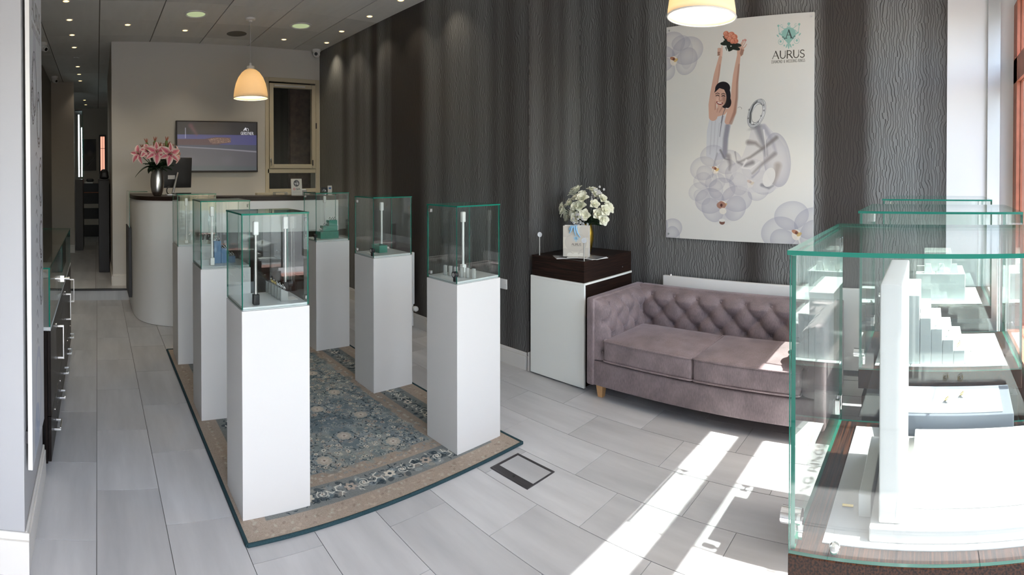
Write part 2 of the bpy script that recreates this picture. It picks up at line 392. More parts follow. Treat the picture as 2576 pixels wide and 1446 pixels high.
# ------------------------------------------------------------------ flat prints (poster, rug weave, screen, bag, cards) drawn in code
class Canvas:
    def __init__(s, w, h, col): s.w, s.h = w, h; s.a = np.ones((h, w, 3), np.float32) * np.array(col, np.float32)
    def _win(s, x0, y0, x1, y1):
        x0 = max(0, int(math.floor(x0))); y0 = max(0, int(math.floor(y0))); x1 = min(s.w, int(math.ceil(x1)) + 1); y1 = min(s.h, int(math.ceil(y1)) + 1)
        if x1 <= x0 or y1 <= y0: return None
        yy, xx = np.mgrid[y0:y1, x0:x1]
        return (slice(y0, y1), slice(x0, x1)), xx + .5, yy + .5
    def _mix(s, sl_, al, col):
        al = al[..., None]; s.a[sl_] = s.a[sl_] * (1 - al) + np.array(col, np.float32) * al
    def ell(s, cx, cy, rx, ry, col, al=1, ang=0, soft=0, ringw=0, rim=0):
        M = max(rx, ry) + 2; w = s._win(cx - M, cy - M, cx + M, cy + M)
        if not w: return
        sl_, X, Y = w; c, sn = math.cos(ang), math.sin(ang)
        u = ((X - cx) * c + (Y - cy) * sn) / max(rx, .1); v = (-(X - cx) * sn + (Y - cy) * c) / max(ry, .1)
        d = np.sqrt(u * u + v * v); px = 1 / max(.6, min(rx, ry))
        if soft: m = np.clip((1 - d) / soft, 0, 1); m = m * m * (3 - 2 * m)
        else: m = np.clip((1 - d) / px + .5, 0, 1)
        if rim: m = m * (1 - rim + rim * np.clip(d, 0, 1) ** 3)
        if ringw: m = m * np.clip((d - (1 - ringw)) / px + .5, 0, 1)
        s._mix(sl_, m * al, col)
    def line(s, pts, w0, col, al=1, w1=None, soft=0):
        k = len(pts); ws = [w0 + ((w1 if w1 is not None else w0) - w0) * i / max(1, k - 1) for i in range(k)] if not isinstance(w0, (list, tuple)) else list(w0)
        M = max(ws) / 2 + 2 + soft; xs = [p[0] for p in pts]; ys = [p[1] for p in pts]
        w = s._win(min(xs) - M, min(ys) - M, max(xs) + M, max(ys) + M)
        if not w: return
        sl_, X, Y = w; best = None
        for i in range(k - 1):
            ax, ay = pts[i]; bx, by = pts[i + 1]; dx, dy = bx - ax, by - ay; L = dx * dx + dy * dy + 1e-9
            t = np.clip(((X - ax) * dx + (Y - ay) * dy) / L, 0, 1)
            d = np.sqrt((X - ax - t * dx) ** 2 + (Y - ay - t * dy) ** 2) - (ws[i] + (ws[i + 1] - ws[i]) * t) / 2
            best = d if best is None else np.minimum(best, d)
        m = np.clip(.5 - best, 0, 1) if not soft else np.clip(.5 - best / soft, 0, 1)
        s._mix(sl_, m * al, col)
    def poly(s, pts, col, al=1, grad=None):
        xs = [p[0] for p in pts]; ys = [p[1] for p in pts]
        w = s._win(min(xs) - 1, min(ys) - 1, max(xs) + 1, max(ys) + 1)
        if not w: return
        sl_, X, Y = w; acc = np.zeros(X.shape, np.float32); n = len(pts)
        for ox, oy in ((-.25, -.25), (.25, -.25), (-.25, .25), (.25, .25)):
            ins = np.zeros(X.shape, bool)
            for i in range(n):
                ax, ay = pts[i]; bx, by = pts[(i + 1) % n]
                if ay == by: continue
                c = ((ay > Y + oy) != (by > Y + oy)) & (X + ox < (bx - ax) * (Y + oy - ay) / (by - ay) + ax)
                ins ^= c
            acc += ins
        s._mix(sl_, acc / 4 * al, col)
    def rect(s, x0, y0, x1, y1, col, al=1): s.poly([(x0, y0), (x1, y0), (x1, y1), (x0, y1)], col, al)
    def image(s, name):
        im = bpy.data.images.new(name, s.w, s.h); b = np.ones((s.h, s.w, 4), np.float32); b[:, :, :3] = np.clip(s.a[::-1], 0, 1)
        im.pixels.foreach_set(b.ravel()); im.update(); im.pack(); return im
def print_mat(name, cv, rough=.4, em=0, bump=0, spec=.5):
    m, t, n, l, p = nodes(name)
    x = n.new('ShaderNodeTexImage'); x.image = cv.image(name); x.extension = 'EXTEND'
    u = n.new('ShaderNodeUVMap'); l.new(u.outputs[0], x.inputs[0])
    l.new(x.outputs[0], p.inputs['Base Color']); p.inputs['Roughness'].default_value = rough; p.inputs['Specular IOR Level'].default_value = spec
    if em: l.new(x.outputs[0], p.inputs['Emission Color']); p.inputs['Emission Strength'].default_value = em; p.inputs['Base Color'].default_value = (0.02, .02, .02, 1); t.links.remove(p.inputs['Base Color'].links[0])
    if bump:
        z = n.new('ShaderNodeNewGeometry'); q = n.new('ShaderNodeTexNoise'); q.inputs['Scale'].default_value = 500; l.new(z.outputs['Position'], q.inputs['Vector'])
        bb = n.new('ShaderNodeBump'); bb.inputs['Strength'].default_value = bump; bb.inputs['Distance'].default_value = .004; l.new(q.outputs['Fac'], bb.inputs['Height']); l.new(bb.outputs[0], p.inputs['Normal'])
    return m
# letters as strokes in a unit box (y down); each stroke: weight (1 thick, 0 thin), points
def arc(cx, cy, rx, ry, a0, a1, n=10): return [(cx + rx * math.cos(R(a0 + (a1 - a0) * i / n)), cy + ry * math.sin(R(a0 + (a1 - a0) * i / n))) for i in range(n + 1)]
GL = {
 'A': (.86, [(0, [(.03, 1), (.43, 0)]), (1, [(.43, 0), (.80, 1)]), (0, [(.18, .63), (.66, .63)])]),
 'U': (.80, [(1, [(.10, 0), (.10, .62)]), (.6, arc(.40, .62, .30, .38, 180, 0)), (0, [(.70, .62), (.70, 0)])]),
 'R': (.74, [(1, [(.10, 0), (.10, 1)]), (.5, [(.10, .02), (.34, .02)] + arc(.34, .27, .25, .25, -90, 90) + [(.10, .52)]), (1, [(.36, .52), (.72, 1)])]),
 'S': (.60, [(.6, arc(.30, .26, .23, .25, -35, -200, 9) + [(.30, .50)] + arc(.28, .74, .25, .25, -60, 150, 9))]),
 'D': (.82, [(1, [(.10, 0), (.10, 1)]), (.6, [(.10, .0), (.32, .0)] + arc(.32, .5, .42, .5, -90, 90) + [(.10, 1)])]),
 'I': (.28, [(1, [(.14, 0), (.14, 1)])]),
 'M': (.95, [(0, [(.10, 1), (.14, 0)]), (1, [(.14, 0), (.48, .85)]), (0, [(.48, .85), (.80, 0)]), (1, [(.80, 0), (.86, 1)])]),
 'O': (.90, [(.7, arc(.45, .5, .38, .5, 0, 360, 20))]),
 'N': (.82, [(0, [(.10, 1), (.10, 0)]), (1, [(.10, 0), (.70, 1)]), (0, [(.70, 1), (.70, 0)])]),
 '&': (.80, [(.6, [(.72, 1), (.22, .30)] + arc(.36, .2, .16, .2, 160, 380, 8) + [(.14, .66)] + arc(.36, .78, .24, .22, 200, 20, 8) + [(.72, .55)])]),
 'W': (1.1, [(1, [(.04, 0), (.30, 1)]), (0, [(.30, 1), (.54, .1)]), (1, [(.54, .1), (.78, 1)]), (0, [(.78, 1), (1.04, 0)])]),
 'E': (.62, [(1, [(.10, 0), (.10, 1)]), (0, [(.10, 0), (.54, 0)]), (0, [(.10, .48), (.48, .48)]), (0, [(.10, 1), (.56, 1)])]),
 'G': (.86, [(.7, arc(.46, .5, .38, .5, -45, -310, 16)), (1, [(.78, .9), (.78, .56)]), (0, [(.55, .56), (.80, .56)])]),
 'T': (.66, [(1, [(.33, 0), (.33, 1)]), (0, [(.02, 0), (.64, 0)])]),
 ' ': (.38, [])}
def text_w(t, h, gap=.1): return sum(GL[c][0] * h + gap * h for c in t) - gap * h
def text(cv, t, x, y, h, col, thick, thin, gap=.1, al=1, slope=0, w=None):
    k = 1 if w is None else w / text_w(t, h, gap)
    x0 = x
    for c in t:
        wd_, st = GL[c]
        for wt, pts in st:
            cv.line([(x + px * h * k, y + py * h + slope * (x + px * h * k - x0)) for px, py in pts], thin + (thick - thin) * wt, col, al)
        x += (wd_ + gap) * h * k
def logo(cv, cx, cy, s, teal, dark, al=1):
    E = lambda x, y, rx, ry, a=0, **k: cv.ell(cx + x * s, cy + y * s, rx * s, ry * s, teal, al, a, **k)
    Ln = lambda p, w, c=teal: cv.line([(cx + x * s, cy + y * s) for x, y in p], w * s, c, al)
    for sx in (-1, 1):
        Ln([(sx * .55, -.35), (sx * .80, -.02), (sx * .88, -.62)], .05); E(sx * .90, -.82, .10, .09); cv.poly([(cx + sx * (.80) * s, cy - .80 * s), (cx + sx * 1.0 * s, cy - .80 * s), (cx + sx * .89 * s, cy - .64 * s)], teal, al)
        Ln(arc(sx * .30, -.95, .38, .45, 40 if sx > 0 else 140, 100 if sx > 0 else 80), .05); Ln(arc(sx * .62, -.78, .10, .12, 0, 300), .03)
        Ln(arc(sx * .68, .62, .22, .26, -60, 250, 18), .035); E(sx * .70, .60, .09, .11); E(sx * .95, .08, .14, .06, sx * -.9); E(sx * .38, .98, .07, .08)
        Ln([(sx * .5, .1), (sx * .82, -.1)], .12); E(sx * .16, 1.02, .06, .2, sx * -.35)
    E(0, 0, .62, .60); cv.poly([(cx - .58 * s, cy + .2 * s), (cx + .58 * s, cy + .2 * s), (cx, cy + .92 * s)], teal, al)
    E(0, -.92, .13, .12); cv.poly([(cx - .13 * s, cy - .9 * s), (cx + .13 * s, cy - .9 * s), (cx, cy - .72 * s)], teal, al)
    for x in (-.12, 0, .12): Ln([(x * .8, -.55), (x, -.72)], .06)
    E(0, 1.05, .07, .25)
    cv.line([(cx - .24 * s, cy + .34 * s), (cx, cy - .36 * s)], .05 * s, dark, al); cv.line([(cx, cy - .36 * s), (cx + .24 * s, cy + .34 * s)], .11 * s, dark, al)
    cv.line([(cx - .15 * s, cy + .08 * s), (cx + .15 * s, cy + .08 * s)], .045 * s, dark, al)
    for sx in (-1, 1):
        cv.line([(cx + sx * .14 * s, cy + .35 * s), (cx + sx * .34 * s, cy + .35 * s)], .05 * s, dark, al)
        cv.line([(cx + sx * q[0] * s, cy + q[1] * s) for q in ((.34, .44), (.42, .25), (.52, .18), (.54, .26))], .04 * s, dark, al)

def orchid(cv, cx, cy, s, al=.35, a0=0, heart=True):
    g = (.56, .56, .64)
    for k, (d, rx, ry) in enumerate(((90, .52, .62), (210, .46, .58), (330, .46, .58))):
        a = R(d) + a0; cv.ell(cx + math.cos(a) * .6 * s, cy - math.sin(a) * .6 * s, rx * s, ry * s, g, al, -a, rim=.75)
    for sx in (-1, 1):
        a = a0 + (0 if sx > 0 else math.pi); cv.ell(cx + math.cos(a) * .62 * s, cy - math.sin(a) * .62 * s - .12 * s, .68 * s, .58 * s, g, al, -a0, rim=.75)
    if heart:
        cv.ell(cx, cy + .12 * s, .16 * s, .2 * s, (.93, .90, .84), .8); cv.ell(cx - .04 * s, cy + .02 * s, .13 * s, .07 * s, (.66, .42, .30), .8, .4); cv.ell(cx + .10 * s, cy + .10 * s, .10 * s, .06 * s, (.80, .66, .36), .7, -.6); cv.ell(cx, cy + .05 * s, .05 * s, .06 * s, (.40, .25, .2), .8)

def poster_canvas():
    K = 3.0; W, H = 369, 552
    cv = Canvas(int(W * K), int(H * K), (.86, .86, .84))
    def A(x, y):      # print coordinates: x 1680..2049 across, y measured along the sheet
        top = 50 - (x - 1680) * .0985; bot = 596 + (x - 1680) * .0515
        return ((x - 1680) * K, (y - top) / (bot - top) * H * K)
    P = lambda L: [A(*p) for p in L]
    def ln(L, w, col, al=1, w1=None, soft=0): cv.line(P(L), [a * K for a in w] if isinstance(w, (list, tuple)) else w * K, col, al, None if w1 is None else w1 * K, soft * K)
    def el(x, y, rx, ry, col, al=1, ang=0, **k): cv.ell(*A(x, y), rx * K, ry * K, col, al, ang, **k)
    skin, skin_d, skin_l = (.80, .65, .58), (.58, .43, .37), (.88, .75, .69)
    g1, g2, g3 = (.62, .62, .68), (.46, .46, .50), (.74, .74, .76)
    # corner orchids
    for x, y, s, a in ((1700, 130, 62, .2), (2010, 580, 66, .3), (1672, 590, 44, .5)): orchid(cv, *A(x, y), s * K, .38, a, x > 1680)
    el(1720, 92, 26, 20, g1, .4, rim=.6); el(1735, 120, 18, 40, g1, .25, rim=.6)
    # dress body
    cv.poly(P([(1797, 287), (1815, 284), (1833, 277), (1852, 303), (1846, 330), (1838, 392), (1812, 396), (1788, 385), (1790, 320)]), (.80, .81, .83))
    ln([(1831, 282), (1826, 310), (1823, 335)], 3, g2, .8, 1.5, 1); ln([(1843, 308), (1838, 340), (1836, 384)], 12, (.50, .50, .55), .8, 13, 5)
    for i, (a, b) in enumerate((((1803, 292), (1798, 380)), ((1812, 292), (1808, 360)), ((1822, 300), (1814, 385)))): ln([a, b], 2, (.70, .71, .74), .6, 3, 2)
    # train of orchid petals and satin swirl
    for x, y, s, a, o in ((1812, 415, 52, .25, .30), (1832, 505, 56, .1, .42), (1900, 450, 50, -.3, .32), (1790, 470, 40, .5, .25)): orchid(cv, *A(x, y), s * K, o, a, s > 41)
    cv.poly(P([(1905, 300), (1935, 303), (1965, 335), (1985, 365), (1995, 420), (1985, 455), (1950, 478), (1905, 480), (1870, 470), (1850, 420), (1880, 385), (1895, 345)]), (.80, .80, .81), .7)
    cv.ell(*A(1964, 395), 32 * K, 66 * K, (.60, .60, .66), .55, -.1, rim=.85)
    for L, w, c in (([(1918, 312), (1930, 350), (1938, 382)], 13, g2), ([(1932, 310), (1952, 345), (1962, 378)], 9, g1), ([(1895, 350), (1912, 352), (1928, 366)], 9, (.48, .45, .45)), ([(1962, 338), (1935, 362), (1900, 388), (1870, 402)], 7, (.45, .43, .43)),
                    ([(1958, 380), (1930, 405), (1905, 430)], 8, (.52, .50, .51)), ([(1905, 402), (1885, 410), (1868, 400)], 8, (.45, .44, .46)), ([(1890, 396), (1880, 415), (1900, 418), (1922, 400)], 4, (.9, .9, .9)), ([(1932, 318), (1936, 350), (1938, 386)], 2.5, (.93, .93, .93)),
                    ([(1966, 410), (1962, 435), (1956, 455)], 12, (.60, .56, .54)), ([(1845, 385), (1850, 405), (1848, 420)], 9, (.50, .48, .50)), ([(1862, 375), (1866, 400)], 3, (.55, .54, .56)), ([(1928, 460), (1945, 468), (1955, 462)], 6, g2), ([(1905, 440), (1920, 425), (1925, 412)], 4, g1),
                    ([(1825, 370), (1836, 392), (1848, 395)], 4, (.42, .41, .44)), ([(1817, 378), (1808, 410), (1805, 440)], 3, (.60, .60, .64))): ln(L, w * 1.3, tuple(.12 * .8 + .88 * q for q in c), .8, w * .4, w * .8)
    el(1945, 440, 14, 24, (.86, .86, .85), .9, .3)
    for x, y, rx, ry in ((1830, 535, 40, 34), (1868, 490, 34, 40), (1800, 500, 36, 40), (1850, 530, 30, 26)): el(x, y, rx, ry, (.68, .68, .72), .35, soft=.8)
    el(1830, 556, 7, 6, (.45, .32, .28)); el(1830, 551, 8, 4, (.86, .86, .84))
    el(1828, 512, 12, 9, (.62, .46, .40), .9); el(1832, 527, 9, 8, (.88, .87, .83), .9); el(1828, 512, 3, 4, (.35, .22, .2))
    # arms
    ln([(1806, 283), (1804, 252), (1807, 222), (1812, 190), (1815, 175), (1820, 150), (1824, 131)], [22, 20, 17, 15, 15, 11, 8.5], skin)
    ln([(1811, 270), (1813, 222), (1819, 185), (1823, 150)], 3, skin_d, .5, 2, 3)
    ln([(1843, 296), (1852, 274), (1858, 240), (1860, 205), (1863, 178), (1867, 150), (1870, 129)], [15, 22, 16, 14, 14, 11.5, 9], skin)
    ln([(1851, 300), (1861, 272), (1866, 235), (1867, 195), (1871, 150)], [8, 8, 6, 5, 3], skin_d, .65, soft=3)
    # raised hand with five fingers, hand around the bouquet
    cv.poly(P([(1866, 131), (1866, 113), (1871, 103), (1881, 104), (1884, 113), (1876, 129)]), skin)
    cv.poly(P([(1873, 122), (1876, 108), (1883, 112), (1881, 124), (1876, 129)]), skin_d, .8)
    for L in ([(1871, 106), (1876, 96), (1881, 87)], [(1874, 106), (1880, 95), (1885.5, 85.5)], [(1877, 107), (1884, 97), (1888, 87)], [(1880, 110), (1886, 104), (1889.5, 98)], [(1868, 116), (1873, 108), (1876, 102)]): ln(L, 3.2, skin, 1, 2)
    for x, y in ((1880.5, 88), (1885, 86.5), (1887.5, 88)): el(x, y, 1.2, 2.4, (.75, .38, .34), .9, .5)
    el(1823, 117, 6, 10, skin); ln([(1827, 126), (1828, 112), (1828, 102)], 4.5, skin_l, 1, 3)
    for y in (109, 114, 119, 124): el(1819.5, y, 3.4, 2.4, skin_d if y > 116 else skin, .95, -.3)
    # bouquet
    for x, y, a in ((1842, 92, .3), (1852, 96, -.2), (1858, 101, .8), (1845, 105, 1.2), (1863, 108, .4), (1839, 84, .9), (1835, 96, .1), (1853, 108, -.6), (1866, 100, .2)): el(x, y, 11, 4.5, (.10, .14, .11), 1, a)
    for x, y, r in ((1842, 76, 9), (1851, 74, 9), (1858, 80, 9), (1848, 84, 8), (1862, 90, 7), (1855, 90, 7), (1838, 70, 7)):
        el(x, y, r, r * .9, (.80, .50, .40)); el(x - 1, y - 1, r * .6, r * .5, (.90, .66, .56), .8); [ln(arc(x + dx, y + dy, r * q, r * q * .8, a0, a0 + 150), .9, (.62, .32, .26), .75) for dx, dy, q, a0 in ((0, 0, .3, 20), (1, 1, .55, 200), (-1, 0, .75, 90), (0, 1, .85, 300))]
    for L in ([(1838, 106), (1840, 114)], [(1846, 108), (1850, 112)], [(1855, 110), (1861, 112)], [(1835, 84), (1830, 77)]): ln(L, 2.5, (.12, .17, .11), 1, .8)
    # neck, shoulders, head
    cv.poly(P([(1797, 286), (1800, 275), (1808, 268), (1816, 263), (1817, 252), (1833, 252), (1836, 262), (1846, 264), (1836, 278), (1815, 284)]), skin)
    ln([(1818, 262), (1816, 272)], 2, skin_d, .6, 1, 2); ln([(1830, 258), (1822, 272)], 4, skin_d, .6, 2, 3)
    el(1830, 211, 19, 17, (.09, .08, .10)); el(1838, 235, 12, 26, (.09, .08, .10), 1, .1); el(1843, 247, 9, 14, (.10, .09, .10))
    el(1824, 232, 15.5, 25, skin, 1, -.12); el(1834, 238, 9, 20, skin_d, .6, -.1, soft=.9); el(1817, 240, 6, 9, skin_l, .7, soft=.9)
    cv.poly(P([(1809, 222), (1812, 209), (1824, 201), (1842, 206), (1846, 224), (1840, 228), (1834, 214), (1822, 210)]), (.09, .08, .10))
    for x, y in ((1817, 229), (1832, 230)): ln([(x - 4, y + .8), (x, y - 1), (x + 4, y + 1)], 2, (.12, .08, .08)); ln([(x - 5, y - 4), (x, y - 6.5), (x + 5, y - 4)], 1.5, (.16, .11, .10))
    ln([(1823, 230), (1821, 240), (1824, 242.5), (1828, 241)], 1.2, skin_d, .9)
    ln([(1816, 246), (1820, 250), (1825, 251), (1829, 249)], 4, (.45, .16, .16)); ln([(1817.5, 246.6), (1821, 249), (1827, 249.2)], 2.2, (.93, .91, .89))
    ln([(1837, 262), (1833, 272), (1829, 284), (1826, 300)], 2, (.30, .28, .30), .7, 1)
    # wedding band
    ca = A(1913, 276)
    cv.ell(*A(1911, 312), 26 * K, 7 * K, (.50, .50, .52), .5, -.3, soft=.9)
    ca2 = (ca[0] + 3.2 * K, ca[1] - .6 * K)
    cv.ell(*ca2, 18.6 * K, 36 * K, (.40, .41, .42), 1, .33, ringw=.36); cv.ell(*ca2, 17.8 * K, 35.2 * K, (.86, .87, .87), 1, .33, ringw=.31)
    cv.ell(*ca, 18.6 * K, 36.4 * K, (.38, .39, .40), 1, .33, ringw=.25); cv.ell(*ca, 18 * K, 35.8 * K, (.72, .73, .74), 1, .33, ringw=.20)
    ln([(1899, 298), (1900, 275), (1907, 254), (1916, 244)], 5, (.24, .25, .26), .8, 2.5, 2); ln([(1932, 262), (1930, 280), (1921, 298)], 3, (.9, .9, .9), .9, 2, 1)
    for x, y in ((1909, 250), (1896, 266), (1894, 288), (1932, 268), (1925, 282), (1918, 297), (1931, 254), (1907, 303)): el(x, y, 1.8, 2, (.25, .25, .26)); el(x - .4, y - .4, .9, 1, (.9, .9, .9))
    ln(arc(1873, 263, 5, 4, 200, 380), 1, (.5, .5, .5), .8)
    # logo and lettering
    logo(cv, *A(1990, 72), 27 * K, (.56, .74, .71), (.20, .26, .26))
    x, y = A(1951.5, 117); text(cv, 'AURUS', x, y, 18 * K, (.22, .21, .19), 2.6 * K, 1.2 * K, .05, w=76 * K)
    x, y = A(1950, 140); text(cv, 'DIAMOND & WEDDING RINGS', x, y, 7 * K, (.45, .45, .43), .85 * K, .75 * K, .08, w=78 * K)
    for x, y in ((2042, 26), (1680 + 7, 588)): el(x, y, 2.2, 2.2, (.93, .93, .93))
    return cv

def ring_panel_canvas():     # seen at a grazing angle on the pilaster: logo lettering on top, pencil drawings of rings below
    cv = Canvas(300, 1300, (.80, .81, .84)); S = 300 / .62
    text(cv, 'AURUS', 50, 318, 44, (.30, .30, .32), 8, 4, .05, w=210); text(cv, 'DIAMOND & WEDDING RINGS', 50, 374, 15, (.5, .5, .52), 2, 2, .08, w=210)
    def rg(x, y, rx, ry, a, w=.25):
        cv.ell(x, y, rx + 3, ry + 3, (.36, .36, .40), 1, a, ringw=w + .08); cv.ell(x, y, rx, ry, (.72, .72, .76), 1, a, ringw=w)
        cv.ell(x + 3, y + 4, rx - 6, ry - 8, (.40, .40, .44), .9, a, ringw=.08)
        for k in range(9):
            t = 2.0 + k * .26; cv.ell(x + (rx - 8) * math.cos(t), y + (ry - 8) * math.sin(t), 5, 5, (.25, .25, .28), .9); cv.ell(x + (rx - 8) * math.cos(t) - 1, y + (ry - 8) * math.sin(t) - 1, 2, 2, (.92, .92, .94))
    rg(100, 500, 52, 68, .15, .2); rg(62, 545, 34, 44, -.2); rg(205, 570, 50, 62, .1); rg(248, 715, 48, 56, .25, .3); rg(252, 845, 48, 50, -.1, .3); rg(246, 955, 46, 50, .3, .28)
    cv.ell(110, 430, 36, 60, (.70, .70, .74), .5)
    for k in range(14): cv.line([(120, 655 + k * 32), (140, 648 + k * 32), (160, 660 + k * 32 + (k % 3) * 4)], 3.5, (.42, .42, .46), .8)
    cv.ell(150, 1180, 75, 95, (.56, .62, .74), .35, ringw=.25); cv.ell(110, 1260, 60, 60, (.50, .58, .74), .35)
    return cv

def rug_canvas(w, h):
    S = 380; W, H = int(w * S), int(h * S); rnd = random.Random(4)
    cv = Canvas(W, H, (.60, .53, .47))
    def band(d0, d1, col): cv.rect(d0 * S, d0 * S, W - d0 * S, H - d0 * S, col)
    band(0, 1, (.64, .57, .50)); band(.12, 1, (.46, .49, .49)); band(.285, 1, (.62, .55, .48)); band(.385, 1, (.44, .50, .52))
    blues = [(.17, .25, .30), (.14, .21, .25), (.47, .54, .56), (.55, .60, .60), (.34, .43, .47)]
    crea = [(.80, .78, .71), (.74, .70, .63), (.68, .60, .53), (.62, .65, .63)]
    def fl(x, y, r, c, c2, n=6):
        a0 = rnd.random() * 6
        for k in range(n):
            a = a0 + 6.283 * k / n; cv.ell(x + math.cos(a) * r * .6, y + math.sin(a) * r * .6, r * .48, r * .34, c, .92, a)
        cv.ell(x, y, r * .34, r * .34, c2)
    def leaf(x, y, L, a, c): cv.line([(x, y), (x + L * .5 * math.cos(a), y + L * .5 * math.sin(a)), (x + L * math.cos(a + .3), y + L * math.sin(a + .3))], [L * .12, L * .34, 1], c, .9)
    def curl(x, y, r, a, c, wd_):
        cv.line([(x + r * (1 - t / 14) * math.cos(a + t * .42), y + r * (1 - t / 14) * math.sin(a + t * .42)) for t in range(11)], wd_, c, .85)
    m = .385 * S
    # field: mirrored left-right like a woven carpet; many small leaves, scrolls and blossoms in drifts
    for pas in range(4):
        for i in range((190, 900, 560, 500)[pas]):
            x = rnd.uniform(m, W / 2); y = rnd.uniform(m, H - m)
            dense_ = math.sin(x * .045 + 1.3 * math.sin(y * .021)) * math.sin(y * .033 + .8 * math.sin(x * .05))
            for xx, sg in ((x, 1), (W - x, -1)):
                st = rnd.getstate()
                if pas == 0: cv.ell(xx, y, rnd.uniform(12, 40), rnd.uniform(10, 26), rnd.choice(blues[2:] + [(.50, .55, .53), (.60, .60, .55)]), .5, rnd.random() * 3, soft=.5)
                elif pas == 1:
                    a = rnd.uniform(0, 6.28); a = a if sg > 0 else math.pi - a
                    leaf(xx, y, rnd.uniform(4, 10), a, rnd.choice(blues[:2] if dense_ > -.1 else [(.36, .44, .46), (.52, .56, .53)]))
                elif pas == 2:
                    a = rnd.uniform(0, 6.28); a = a if sg > 0 else math.pi - a
                    curl(xx, y, rnd.uniform(4, 13), a, rnd.choice([(.70, .69, .63), (.62, .64, .60), (.20, .28, .32), (.56, .50, .44)]), rnd.uniform(1, 1.9))
                else: fl(xx, y, rnd.uniform(2.2, 5.6), rnd.choice(crea), rnd.choice(blues[:2] + [(.52, .43, .36)]), rnd.choice((5, 6, 8)))
                if sg > 0: rnd.setstate(st)
    for i in range(9):       # palmettes down the field
        for xx in ((W * .5,) if i % 2 else (W * .36, W * .64)):
            y = m + (H - 2 * m) * (i + .5) / 9
            cv.ell(xx, y, 27, 20, (.48, .55, .56), .8, soft=.3); fl(xx, y, 17, (.70, .65, .58), (.30, .38, .41), 9); fl(xx, y, 8, (.78, .74, .67), (.52, .44, .38), 6)
            for q in range(10): leaf(xx + 26 * math.cos(q * .63), y + 19 * math.sin(q * .63), 9, q * .63 + 1.2, rnd.choice(blues[:2]))
    # bands
    def along(d, step, fn):
        for i in range(int((W - 2 * d) / step) + 1): fn(d + i * step, d, 0); fn(d + i * step, H - d, 1)
        for i in range(int((H - 2 * d) / step) + 1): fn(d, d + i * step, 2); fn(W - d, d + i * step, 3)
    along(.06 * S, 5, lambda x, y, k: (cv.ell(x + rnd.uniform(-3, 3), y + rnd.uniform(-17, 17), 4.4, 2.6, rnd.choice([(.74, .66, .58), (.54, .47, .42), (.70, .68, .62), (.66, .57, .50)]), .55, rnd.random() * 3)))
    along(.335 * S, 5, lambda x, y, k: (cv.ell(x + rnd.uniform(-3, 3), y + rnd.uniform(-10, 10), 4.4, 2.6, rnd.choice([(.76, .69, .62), (.54, .47, .42), (.72, .70, .64), (.50, .55, .55)]), .6, rnd.random() * 3)))
    def bandfl(x, y, k):
        x += rnd.uniform(-4, 4); y += rnd.uniform(-4, 4)
        cv.ell(x + rnd.uniform(-20, 20), y + rnd.uniform(-20, 20), 9, 6, rnd.choice(blues + [(.60, .60, .55), (.56, .52, .47)]), .6, rnd.random() * 3); leaf(x + rnd.uniform(-24, 24), y + rnd.uniform(-24, 24), 9, rnd.random() * 6, rnd.choice(blues[:2]))
    along(.207 * S, 5, bandfl)
    n = [0]
    def motif(x, y, k):
        n[0] += 1; a = rnd.random() * 6; c = (.84, .83, .77)
        if n[0] % 3 == 0: fl(x, y, 12, rnd.choice([(.82, .78, .70), (.70, .62, .55)]), (.22, .30, .34), 6)
        elif n[0] % 3 == 1:
            for q in range(3): cv.line([(x, y), (x + 12 * math.cos(a + q * 2.1), y + 12 * math.sin(a + q * 2.1)), (x + 19 * math.cos(a + q * 2.1 + .7), y + 19 * math.sin(a + q * 2.1 + .7))], 2.6, c, .9)
        else:
            for q in range(2): curl(x, y, 13, a + q * 3.1, c, 2.2)
            fl(x, y, 5, c, (.5, .42, .36), 5)
        for q in range(4): leaf(x + rnd.uniform(-18, 18), y + rnd.uniform(-18, 18), 8, rnd.random() * 6, rnd.choice([c, c, blues[0]]))
    along(.207 * S, 30, motif)
    g_ = cv.a.mean(2, keepdims=True); cv.a = (cv.a * .66 + g_ * .34) * 1.03
    cv.a += (np.random.RandomState(1).rand(H, W, 1).astype(np.float32) - .5) * .10
    return cv

